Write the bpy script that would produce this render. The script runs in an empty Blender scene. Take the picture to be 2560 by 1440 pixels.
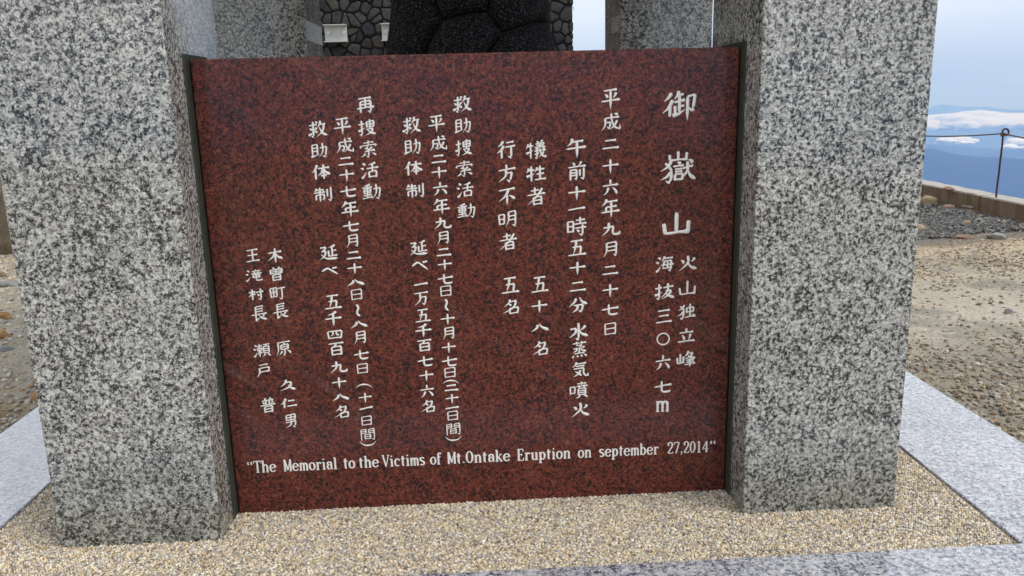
import bpy, math, random
import numpy as np
from mathutils import Matrix, Vector, noise
R = math.radians
C = bpy.context.scene.collection
SC = bpy.context.scene

# ------------------------------------------------------------------ camera
cd = bpy.data.cameras.new('camera'); cam = bpy.data.objects.new('camera', cd); C.objects.link(cam)
cd.sensor_width = 36; cd.lens = 28.857; cd.clip_start = 0.05; cd.clip_end = 200000
cam.matrix_world = Matrix(((0.998303, 0.036363, -0.045476, 0.7423), (-0.052515, 0.22497, -0.972949, -2.3146),
                           (-0.025149, 0.973687, 0.226498, 1.2084), (0, 0, 0, 1)))
SC.camera = cam
SC.view_settings.view_transform = 'Standard'; SC.view_settings.look = 'None'
SC.view_settings.exposure = 0.35; SC.view_settings.gamma = 1
SC.cycles.volume_bounces = 3

# ------------------------------------------------------------------ light
SUN_EL, SUN_AZ = R(55), R(118)          # azimuth clockwise from +Y: high, to the right and a little behind the camera
w = bpy.data.worlds.new('World'); SC.world = w; w.use_nodes = True
nt = w.node_tree; nt.nodes.clear()
def N(t, typ, **k):
    n = t.nodes.new(typ)
    for a, b in k.items(): setattr(n, a, b)
    return n
def K(t, a, b): t.links.new(a, b)
out = N(nt, 'ShaderNodeOutputWorld'); bg = N(nt, 'ShaderNodeBackground'); bg.inputs[1].default_value = 0.1
sky = N(nt, 'ShaderNodeTexSky', sky_type='NISHITA', sun_disc=False); sky.sun_elevation = SUN_EL; sky.sun_rotation = SUN_AZ
sky.altitude = 3000; sky.dust_density = 1.5
tc = N(nt, 'ShaderNodeTexCoord'); sep = N(nt, 'ShaderNodeSeparateXYZ'); K(nt, tc.outputs['Generated'], sep.inputs[0])
mx = N(nt, 'ShaderNodeMath', operation='MAXIMUM'); K(nt, sep.outputs[2], mx.inputs[0]); mx.inputs[1].default_value = 0.012
cmb = N(nt, 'ShaderNodeCombineXYZ'); K(nt, sep.outputs[0], cmb.inputs[0]); K(nt, sep.outputs[1], cmb.inputs[1]); K(nt, mx.outputs[0], cmb.inputs[2])
K(nt, cmb.outputs[0], sky.inputs[0]) if len(sky.inputs) else None
mp = N(nt, 'ShaderNodeMapping'); mp.inputs['Scale'].default_value = (1.2, 1.2, 7); K(nt, cmb.outputs[0], mp.inputs[0])
nz = N(nt, 'ShaderNodeTexNoise'); nz.inputs['Scale'].default_value = 1.7; nz.inputs['Detail'].default_value = 6; nz.inputs['Roughness'].default_value = .5; K(nt, mp.outputs[0], nz.inputs[0])
rp = N(nt, 'ShaderNodeValToRGB'); rp.color_ramp.elements[0].position = .3; rp.color_ramp.elements[0].color = (.75, .75, .75, 1)
rp.color_ramp.elements[1].position = .62; rp.color_ramp.elements[1].color = (1, 1, 1, 1); K(nt, nz.outputs[0], rp.inputs[0])
fm = N(nt, 'ShaderNodeMath', operation='MULTIPLY'); K(nt, rp.outputs[0], fm.inputs[0]); fm.inputs[1].default_value = .92
veil = N(nt, 'ShaderNodeValToRGB'); e = veil.color_ramp.elements      # high thin overcast: bluer low down, white above
while len(e) < 5: e.new(.5)
for q, (p_, c_) in zip(e, [(0, (3.0, 4.3, 6.9)), (.03, (4.3, 5.2, 7.1)), (.09, (6.9, 7.4, 8.3)), (.26, (9.0, 9.4, 10.2)), (1, (8.2, 8.7, 9.6))]): q.position = p_; q.color = tuple(x / 11 for x in c_) + (1,)
K(nt, mx.outputs[0], veil.inputs[0])
vs_ = N(nt, 'ShaderNodeVectorMath', operation='SCALE'); K(nt, veil.outputs[0], vs_.inputs[0]); vs_.inputs['Scale'].default_value = 11
mix = N(nt, 'ShaderNodeMixRGB'); K(nt, fm.outputs[0], mix.inputs[0]); K(nt, sky.outputs[0], mix.inputs[1]); K(nt, vs_.outputs[0], mix.inputs[2])
K(nt, mix.outputs[0], bg.inputs[0]); K(nt, bg.outputs[0], out.inputs[0])
sl = bpy.data.lights.new('sun', 'SUN'); sl.energy = 1.5; sl.angle = R(28); sl.color = (1, .96, .9)
so = bpy.data.objects.new('sun', sl); C.objects.link(so)
sd = Vector((math.sin(SUN_AZ) * math.cos(SUN_EL), math.cos(SUN_AZ) * math.cos(SUN_EL), math.sin(SUN_EL)))
so.rotation_euler = sd.to_track_quat('Z', 'Y').to_euler()

# ------------------------------------------------------------------ helpers
rng = random.Random(7); nr = np.random.default_rng(5)
def tag(o, label=None, cat=None, group=None, kind=None):
    if label: o['label'] = label
    if cat: o['category'] = cat
    if group: o['group'] = group
    if kind: o['kind'] = kind
    return o
def link(name, me, mat=None, parent=None):
    o = bpy.data.objects.new(name, me); C.objects.link(o)
    if parent: o.parent = parent
    if mat and me is not None and len(me.materials) == 0: me.materials.append(mat)
    return o
def mesh(name, vs, fs, mat=None, parent=None, smooth=False):
    me = bpy.data.meshes.new(name); me.from_pydata([tuple(v) for v in vs], [], fs); me.validate(); me.update()
    if smooth: me.polygons.foreach_set('use_smooth', [True] * len(me.polygons))
    return link(name, me, mat, parent)
def empty(name, loc=(0, 0, 0)):
    o = bpy.data.objects.new(name, None); C.objects.link(o); o.location = loc; return o
def bevel(o, wd=.003, seg=2):
    m = o.modifiers.new('bevel', 'BEVEL'); m.width = wd; m.segments = seg; m.limit_method = 'ANGLE'; return o
def boxdata(x0, x1, y0, y1, z0, z1):
    v = [(x0, y0, z0), (x1, y0, z0), (x1, y1, z0), (x0, y1, z0), (x0, y0, z1), (x1, y0, z1), (x1, y1, z1), (x0, y1, z1)]
    f = [(0, 3, 2, 1), (4, 5, 6, 7), (0, 1, 5, 4), (1, 2, 6, 5), (2, 3, 7, 6), (3, 0, 4, 7)]
    return v, f
def box(name, b, mat, parent=None, bv=0):
    v, f = boxdata(*b); o = mesh(name, v, f, mat, parent)
    if bv: bevel(o, bv)
    return o
def tube(pts, rad, n=8, closed=False):
    P = [Vector(p) for p in pts]; vs = []; fs = []; m = len(P)
    for i, p in enumerate(P):
        a = P[(i - 1) % m] if (closed or i) else P[0]; b = P[(i + 1) % m] if (closed or i < m - 1) else P[-1]
        t = (b - a).normalized(); ref = Vector((.31, .95, .02)) if abs(t.z) > .7 or closed else Vector((0, 0, 1)); u_ = t.cross(ref).normalized(); w_ = t.cross(u_)
        for k in range(n):
            an = 2 * math.pi * k / n; vs.append(p + (u_ * math.cos(an) + w_ * math.sin(an)) * rad)
    for i in range(m if closed else m - 1):
        for k in range(n):
            a, b = i * n + k, i * n + (k + 1) % n; c_, d = ((i + 1) % m) * n + (k + 1) % n, ((i + 1) % m) * n + k
            fs.append((a, b, c_, d))
    if not closed: fs.append(tuple(range(n - 1, -1, -1))); fs.append(tuple((m - 1) * n + k for k in range(n)))
    return vs, fs

# ------------------------------------------------------------------ materials
def mat(name):
    m = bpy.data.materials.new(name); m.use_nodes = True; t = m.node_tree
    return m, t, t.nodes['Principled BSDF']
def coords(t, rnd=True):
    g = N(t, 'ShaderNodeTexCoord'); 
    if not rnd: return g.outputs['Object']
    oi = N(t, 'ShaderNodeObjectInfo'); mm = N(t, 'ShaderNodeMath', operation='MULTIPLY'); K(t, oi.outputs['Random'], mm.inputs[0]); mm.inputs[1].default_value = 37
    ad = N(t, 'ShaderNodeVectorMath', operation='ADD'); K(t, g.outputs['Object'], ad.inputs[0]); K(t, mm.outputs[0], ad.inputs[1])
    return ad.outputs[0]
def noisen(t, v, s, d=3, r=.55, dist=0):
    n = N(t, 'ShaderNodeTexNoise'); n.inputs['Scale'].default_value = s; n.inputs['Detail'].default_value = d; n.inputs['Roughness'].default_value = r; n.inputs['Distortion'].default_value = dist
    K(t, v, n.inputs['Vector']); return n
def ramp(t, f, els, interp='LINEAR'):
    r = N(t, 'ShaderNodeValToRGB'); r.color_ramp.interpolation = interp
    e = r.color_ramp.elements
    while len(e) < len(els): e.new(.5)
    for q, (p, c) in zip(e, els): q.position = p; q.color = (*c, 1) if len(c) == 3 else c
    K(t, f, r.inputs[0]); return r
def mixc(t, f, a, b, bt='MIX'):
    m = N(t, 'ShaderNodeMixRGB', blend_type=bt)
    for s, x in zip(m.inputs, (f, a, b)):
        if hasattr(x, 'links') or isinstance(x, bpy.types.NodeSocket): K(t, x, s)
        elif isinstance(x, (int, float)): s.default_value = x
        else: s.default_value = (*x, 1)
    return m.outputs[0]
def bump(t, h, p, dist=.002, st=.5):
    b = N(t, 'ShaderNodeBump'); b.inputs['Distance'].default_value = dist; b.inputs['Strength'].default_value = st; K(t, h, b.inputs['Height']); K(t, b.outputs[0], p.inputs['Normal'])
g3 = lambda v: (v, v, v)
def granite(name, light, mid, dark, s=62, dk=.44, rough=.28, warm=(.5, .44, .36), bsc=.0004, spec=.5, coat=0.0, streak=0, lo=.78, hi=1.18, base=0):
    m, t, p = mat(name); v = coords(t)
    a = noisen(t, v, s * .8, 6, .88, 0)              # dark mica clusters
    off = N(t, 'ShaderNodeVectorMath', operation='ADD'); K(t, v, off.inputs[0]); off.inputs[1].default_value = (3.1, 7.7, 1.3)
    b = noisen(t, off.outputs[0], s * .8, 4, .8, 0)   # grey quartz
    e = noisen(t, off.outputs[0], s * .45, 3, .6)         # faint warm feldspar
    cl = noisen(t, off.outputs[0], s * .16, 3, .6)        # loose clustering of the dark grains
    vo = N(t, 'ShaderNodeTexVoronoi'); vo.inputs['Scale'].default_value = s * 2.2; K(t, v, vo.inputs['Vector'])
    sv = N(t, 'ShaderNodeSeparateColor'); K(t, vo.outputs['Color'], sv.inputs[0])
    base_ = ramp(t, sv.outputs[0], [(0, tuple(c * lo for c in light)), (1, tuple(min(1, c * hi) for c in light))])
    fb = ramp(t, b.outputs[0], [(.46, g3(0)), (.60, g3(1))])
    c1 = mixc(t, fb.outputs[0], base_.outputs[0], mid)
    fw = ramp(t, e.outputs[0], [(.55, g3(0)), (.68, g3(.6))])
    c2 = mixc(t, fw.outputs[0], c1, warm)
    am = N(t, 'ShaderNodeMath', operation='MULTIPLY_ADD'); K(t, cl.outputs[0], am.inputs[0]); am.inputs[1].default_value = .12; am.inputs[2].default_value = -.06
    ad = N(t, 'ShaderNodeMath', operation='ADD'); K(t, a.outputs[0], ad.inputs[0]); K(t, am.outputs[0], ad.inputs[1])
    fa = ramp(t, ad.outputs[0], [(dk - .03, g3(1)), (dk + .025, g3(0))])
    dv = ramp(t, sv.outputs[1], [(0, tuple(c * .6 for c in dark)), (1, tuple(c * 2.4 for c in dark))])
    c3 = mixc(t, fa.outputs[0], c2, dv.outputs[0])
    big = noisen(t, v, 3.5, 3)
    rb = ramp(t, big.outputs[0], [(.3, g3(.82)), (.7, g3(1))]); c4 = mixc(t, 1.0, c3, rb.outputs[0], 'MULTIPLY')
    if base:      # patchy darker tone towards the foot of the stone
        ob = N(t, 'ShaderNodeTexCoord'); sz = N(t, 'ShaderNodeSeparateXYZ'); K(t, ob.outputs['Object'], sz.inputs[0]); dn = noisen(t, v, 6, 6, .7)
        hz_ = N(t, 'ShaderNodeMath', operation='MULTIPLY_ADD'); K(t, dn.outputs[0], hz_.inputs[0]); hz_.inputs[1].default_value = -.34; K(t, sz.outputs[2], hz_.inputs[2])
        dr = ramp(t, hz_.outputs[0], [(0, g3(.62)), (.06, g3(1))]); dr.color_ramp.elements[0].color = (.70, .71, .66, 1)
        sh = N(t, 'ShaderNodeMath', operation='ADD'); K(t, hz_.outputs[0], sh.inputs[0]); sh.inputs[1].default_value = .12; K(t, sh.outputs[0], dr.inputs[0]); dr.color_ramp.elements[1].position = .24
        c4 = mixc(t, 1.0, c4, dr.outputs[0], 'MULTIPLY')
    if streak:  # faint paler diagonal streaks, broken into patches
        mr = N(t, 'ShaderNodeMapping'); mr.inputs['Rotation'].default_value = (0, R(-38), 0); K(t, v, mr.inputs[0])
        ms = N(t, 'ShaderNodeMapping'); ms.inputs['Scale'].default_value = (1.1, 1, 16); K(t, mr.outputs[0], ms.inputs[0])
        sm = noisen(t, ms.outputs[0], 1.6, 4, .6); pt_ = noisen(t, v, 2.2, 2); pr = ramp(t, pt_.outputs[0], [(.5, g3(0)), (.68, g3(1))])
        sr = ramp(t, sm.outputs[0], [(.56, g3(0)), (.72, g3(streak))]); f_ = mixc(t, 1.0, sr.outputs[0], pr.outputs[0], 'MULTIPLY'); c4 = mixc(t, f_, c4, (.35, .27, .26))
    K(t, c4, p.inputs['Base Color']); p.inputs['Specular IOR Level'].default_value = spec
    rr = ramp(t, big.outputs[0], [(.3, g3(rough * .8)), (.7, g3(rough * 1.25))]); K(t, rr.outputs[0], p.inputs['Roughness'])
    p.inputs['Coat Weight'].default_value = coat; p.inputs['Coat Roughness'].default_value = rough * .5; p.inputs['Coat IOR'].default_value = 1.6
    if bsc: bump(t, a.outputs[0], p, bsc, .3)
    return m
M = {}
M['pillar'] = granite('grey_granite', (.74, .725, .65), (.26, .255, .235), (.016, .016, .019), 114, .489, .10, warm=(.45, .39, .34), bsc=0, spec=.6, base=1)
M['kerb'] = granite('sky_tinted_granite', (.66, .66, .66), (.30, .30, .34), (.04, .045, .075), 88, .475, .12, warm=(.48, .44, .4), bsc=0, spec=.9, coat=1.0)  # pillar granite with paler, bluer grains: sky reflection put into the colour
M['red'] = granite('red_granite', (.185, .044, .027), (.095, .027, .021), (.012, .008, .010), 128, .478, .14, warm=(.27, .10, .06), bsc=0, spec=.32, streak=.13, lo=.45, hi=1.7)
def simple(name, col, rough=.6, var=.15, s=20, bsc=0, metal=0):
    m, t, p = mat(name); v = coords(t); n = noisen(t, v, s, 5)
    r = ramp(t, n.outputs[0], [(.25, tuple(c * (1 - var) for c in col)), (.75, tuple(min(1, c * (1 + var)) for c in col))])
    K(t, r.outputs[0], p.inputs['Base Color']); p.inputs['Roughness'].default_value = rough; p.inputs['Metallic'].default_value = metal
    if bsc: bump(t, n.outputs[0], p, bsc, .8)
    return m
M['joint'] = simple('olive_sealant', (.045, .05, .036), .5, .3, 30)
M['letter'] = simple('white_paint', (.86, .83, .76), .55, .1, 160)
M['white_metal'] = simple('white_painted_steel', (.50, .50, .46), .4, .08, 30)
M['bolt'] = simple('bolt_white', (.6, .6, .56), .4, .08, 30)
M['mortar'] = simple('dark_mortar', (.016, .015, .014), .95, .4, 40, .004)
M['rope'] = simple('rusty_rope', (.16, .085, .05), .9, .4, 90)
def rust():
    m, t, p = mat('rusty_iron'); v = coords(t); n = noisen(t, v, 45, 5)
    r = ramp(t, n.outputs[0], [(.3, (.035, .02, .018)), (.6, (.075, .035, .025)), (.75, (.20, .08, .035))])
    K(t, r.outputs[0], p.inputs['Base Color']); p.inputs['Roughness'].default_value = .85; bump(t, n.outputs[0], p, .001); return m
M['rust'] = rust()
def lava():
    m, t, p = mat('black_speckled_stone'); v = coords(t)
    n = noisen(t, v, 150, 4, .85); r = ramp(t, n.outputs[0], [(.46, (.004, .004, .005)), (.54, (.012, .0115, .012)), (.62, (.16, .15, .145))])
    K(t, r.outputs[0], p.inputs['Base Color']); p.inputs['Roughness'].default_value = .95; p.inputs['Specular IOR Level'].default_value = .25; bump(t, n.outputs[0], p, .005, 1); return m
M['lava'] = lava()
def wallstone():
    m, t, p = mat('dark_wall_stone'); oi = N(t, 'ShaderNodeObjectInfo'); v = coords(t)
    r = ramp(t, oi.outputs['Random'], [(0, (.022, .025, .028)), (.2, (.07, .062, .055)), (.4, (.034, .038, .042)), (.6, (.095, .082, .066)), (.8, (.058, .060, .062)), (1, (.075, .062, .052))])
    n = noisen(t, v, 26, 6, .65); r2 = ramp(t, n.outputs[0], [(.3, g3(.6)), (.7, g3(1.25))])
    K(t, mixc(t, 1.0, r.outputs[0], r2.outputs[0], 'MULTIPLY'), p.inputs['Base Color']); p.inputs['Roughness'].default_value = .92; p.inputs['Specular IOR Level'].default_value = .15; bump(t, n.outputs[0], p, .02, 1); return m
M['wallstone'] = wallstone()
def concrete():
    m, t, p = mat('stained_concrete'); v = coords(t, False)
    n = noisen(t, v, 3, 6, .6); st = N(t, 'ShaderNodeMapping'); st.inputs['Scale'].default_value = (9, 9, .7); K(t, v, st.inputs[0])
    s = noisen(t, st.outputs[0], 1, 4, .6); f = noisen(t, v, 50, 4)
    b = ramp(t, n.outputs[0], [(.3, (.15, .10, .055)), (.7, (.27, .20, .125))])
    sr = ramp(t, s.outputs[0], [(.48, g3(0)), (.68, g3(.85))]); c = mixc(t, sr.outputs[0], b.outputs[0], (.17, .075, .025))
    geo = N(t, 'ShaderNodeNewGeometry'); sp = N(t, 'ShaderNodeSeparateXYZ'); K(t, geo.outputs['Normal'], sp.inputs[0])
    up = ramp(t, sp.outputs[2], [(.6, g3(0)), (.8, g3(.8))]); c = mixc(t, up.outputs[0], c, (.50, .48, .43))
    fr = ramp(t, f.outputs[0], [(.3, g3(.75)), (.7, g3(1.1))])
    K(t, mixc(t, 1.0, c, fr.outputs[0], 'MULTIPLY'), p.inputs['Base Color']); p.inputs['Roughness'].default_value = .9; bump(t, f.outputs[0], p, .004, .7); return m
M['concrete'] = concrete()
def vcol(name, rough=.8, var=.3, s=60, spec=.3):
    m, t, p = mat(name); a = N(t, 'ShaderNodeAttribute', attribute_name='tint'); v = coords(t, False); n = noisen(t, v, s, 3)
    r = ramp(t, n.outputs[0], [(.3, g3(1 - var)), (.7, g3(1 + var * .5))])
    K(t, mixc(t, 1.0, a.outputs['Color'], r.outputs[0], 'MULTIPLY'), p.inputs['Base Color']); p.inputs['Roughness'].default_value = rough; p.inputs['Specular IOR Level'].default_value = spec; return m
M['pebble'] = vcol('pebble', .55, .25, 220, .4)
M['stone'] = vcol('loose_stone', .85, .35, 70)
def rockm(name, c0, c1, c2, s=9):
    m, t, p = mat(name); v = coords(t); n = noisen(t, v, s, 7, .6); n2 = noisen(t, v, s * .4, 3)
    r = ramp(t, n.outputs[0], [(.3, c0), (.55, c1), (.75, c2)])
    K(t, r.outputs[0], p.inputs['Base Color']); p.inputs['Roughness'].default_value = .9; bump(t, n.outputs[0], p, .02, .8); return m
M['rock_tan'] = rockm('tan_rock', (.14, .10, .06), (.30, .23, .14), (.42, .34, .24))
M['rock_red'] = rockm('reddish_rock', (.16, .09, .06), (.30, .19, .13), (.38, .28, .2))
M['rock_grey'] = rockm('grey_rock', (.13, .13, .12), (.27, .27, .25), (.4, .4, .38))
M['rock_orange'] = rockm('orange_rock', (.22, .11, .04), (.42, .24, .10), (.5, .36, .2))
M['boulder'] = rockm('brown_boulder', (.05, .04, .028), (.13, .10, .065), (.24, .20, .15), 4)
def ground():
    m, t, p = mat('sandy_ground'); v = coords(t, False); sp = N(t, 'ShaderNodeSeparateXYZ'); K(t, v, sp.inputs[0])
    w_ = noisen(t, v, .8, 4); 
    d = N(t, 'ShaderNodeMath', operation='MULTIPLY_ADD'); K(t, w_.outputs[0], d.inputs[0]); d.inputs[1].default_value = 1.1; K(t, sp.outputs[1], d.inputs[2])
    # bands of sand and gravel that run across the yard, by distance behind the monument
    yy = N(t, 'ShaderNodeMapRange'); yy.inputs[1].default_value = 0; yy.inputs[2].default_value = 8; K(t, d.outputs[0], yy.inputs[0])
    band = ramp(t, yy.outputs[0], [(.0, (.33, .285, .215)), (.22, (.34, .295, .225)), (.30, (.53, .47, .37)), (.42, (.47, .41, .31)), (.50, (.52, .43, .30)), (.575, (.50, .40, .26)), (.60, (.24, .18, .12)), (.63, (.17, .16, .145)), (1, (.17, .16, .145))])
    left = N(t, 'ShaderNodeMapRange'); left.inputs[1].default_value = -.5; left.inputs[2].default_value = .5; K(t, sp.outputs[0], left.inputs[0])
    n1 = noisen(t, v, 1.6, 5); lc = ramp(t, n1.outputs[0], [(.35, (.36, .32, .24)), (.5, (.48, .43, .33)), (.64, (.42, .29, .15))])
    c = mixc(t, left.outputs[0], lc.outputs[0], band.outputs[0])
    f = noisen(t, v, 70, 6, .75); fr = ramp(t, f.outputs[0], [(.3, g3(.5)), (.5, g3(.95)), (.7, g3(1.2))])
    vo = N(t, 'ShaderNodeTexVoronoi'); vo.inputs['Scale'].default_value = 55; K(t, v, vo.inputs['Vector'])
    vs = N(t, 'ShaderNodeSeparateColor'); K(t, vo.outputs['Color'], vs.inputs[0]); vr = ramp(t, vs.outputs[0], [(0, g3(.7)), (1, g3(1.15))])
    c = mixc(t, 1.0, c, fr.outputs[0], 'MULTIPLY'); c = mixc(t, .6, c, vr.outputs[0], 'MULTIPLY')
    wt = noisen(t, v, 1.1, 4, .65, .6); wr = ramp(t, wt.outputs[0], [(.53, g3(0)), (.60, g3(.55))]); c = mixc(t, wr.outputs[0], c, (.17, .16, .135))   # damp patches
    K(t, c, p.inputs['Base Color']); p.inputs['Roughness'].default_value = .95; bump(t, f.outputs[0], p, .008, .8); return m
M['ground'] = ground()
M['bed'] = simple('gravel_grout', (.26, .21, .15), .9, .3, 200, .003)
def forest():
    m, t, p = mat('forested_slopes'); v = coords(t, False); mp_ = N(t, 'ShaderNodeMapping'); mp_.inputs['Scale'].default_value = (.001, .001, .001); K(t, v, mp_.inputs[0])
    n = noisen(t, mp_.outputs[0], 1.2, 8, .7); r = ramp(t, n.outputs[0], [(.35, (.006, .012, .009)), (.56, (.014, .022, .014)), (.68, (.03, .032, .022)), (.76, (.20, .17, .13))])
    K(t, r.outputs[0], p.inputs['Base Color']); p.inputs['Roughness'].default_value = 1; return m
M['forest'] = forest()
def cloudm():
    m, t, p = mat('cloud_white'); p.inputs['Base Color'].default_value = (.84, .88, .96, 1); p.inputs['Roughness'].default_value = 1; p.inputs['Specular IOR Level'].default_value = 0
    return m
M['cloud'] = cloudm()

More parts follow.
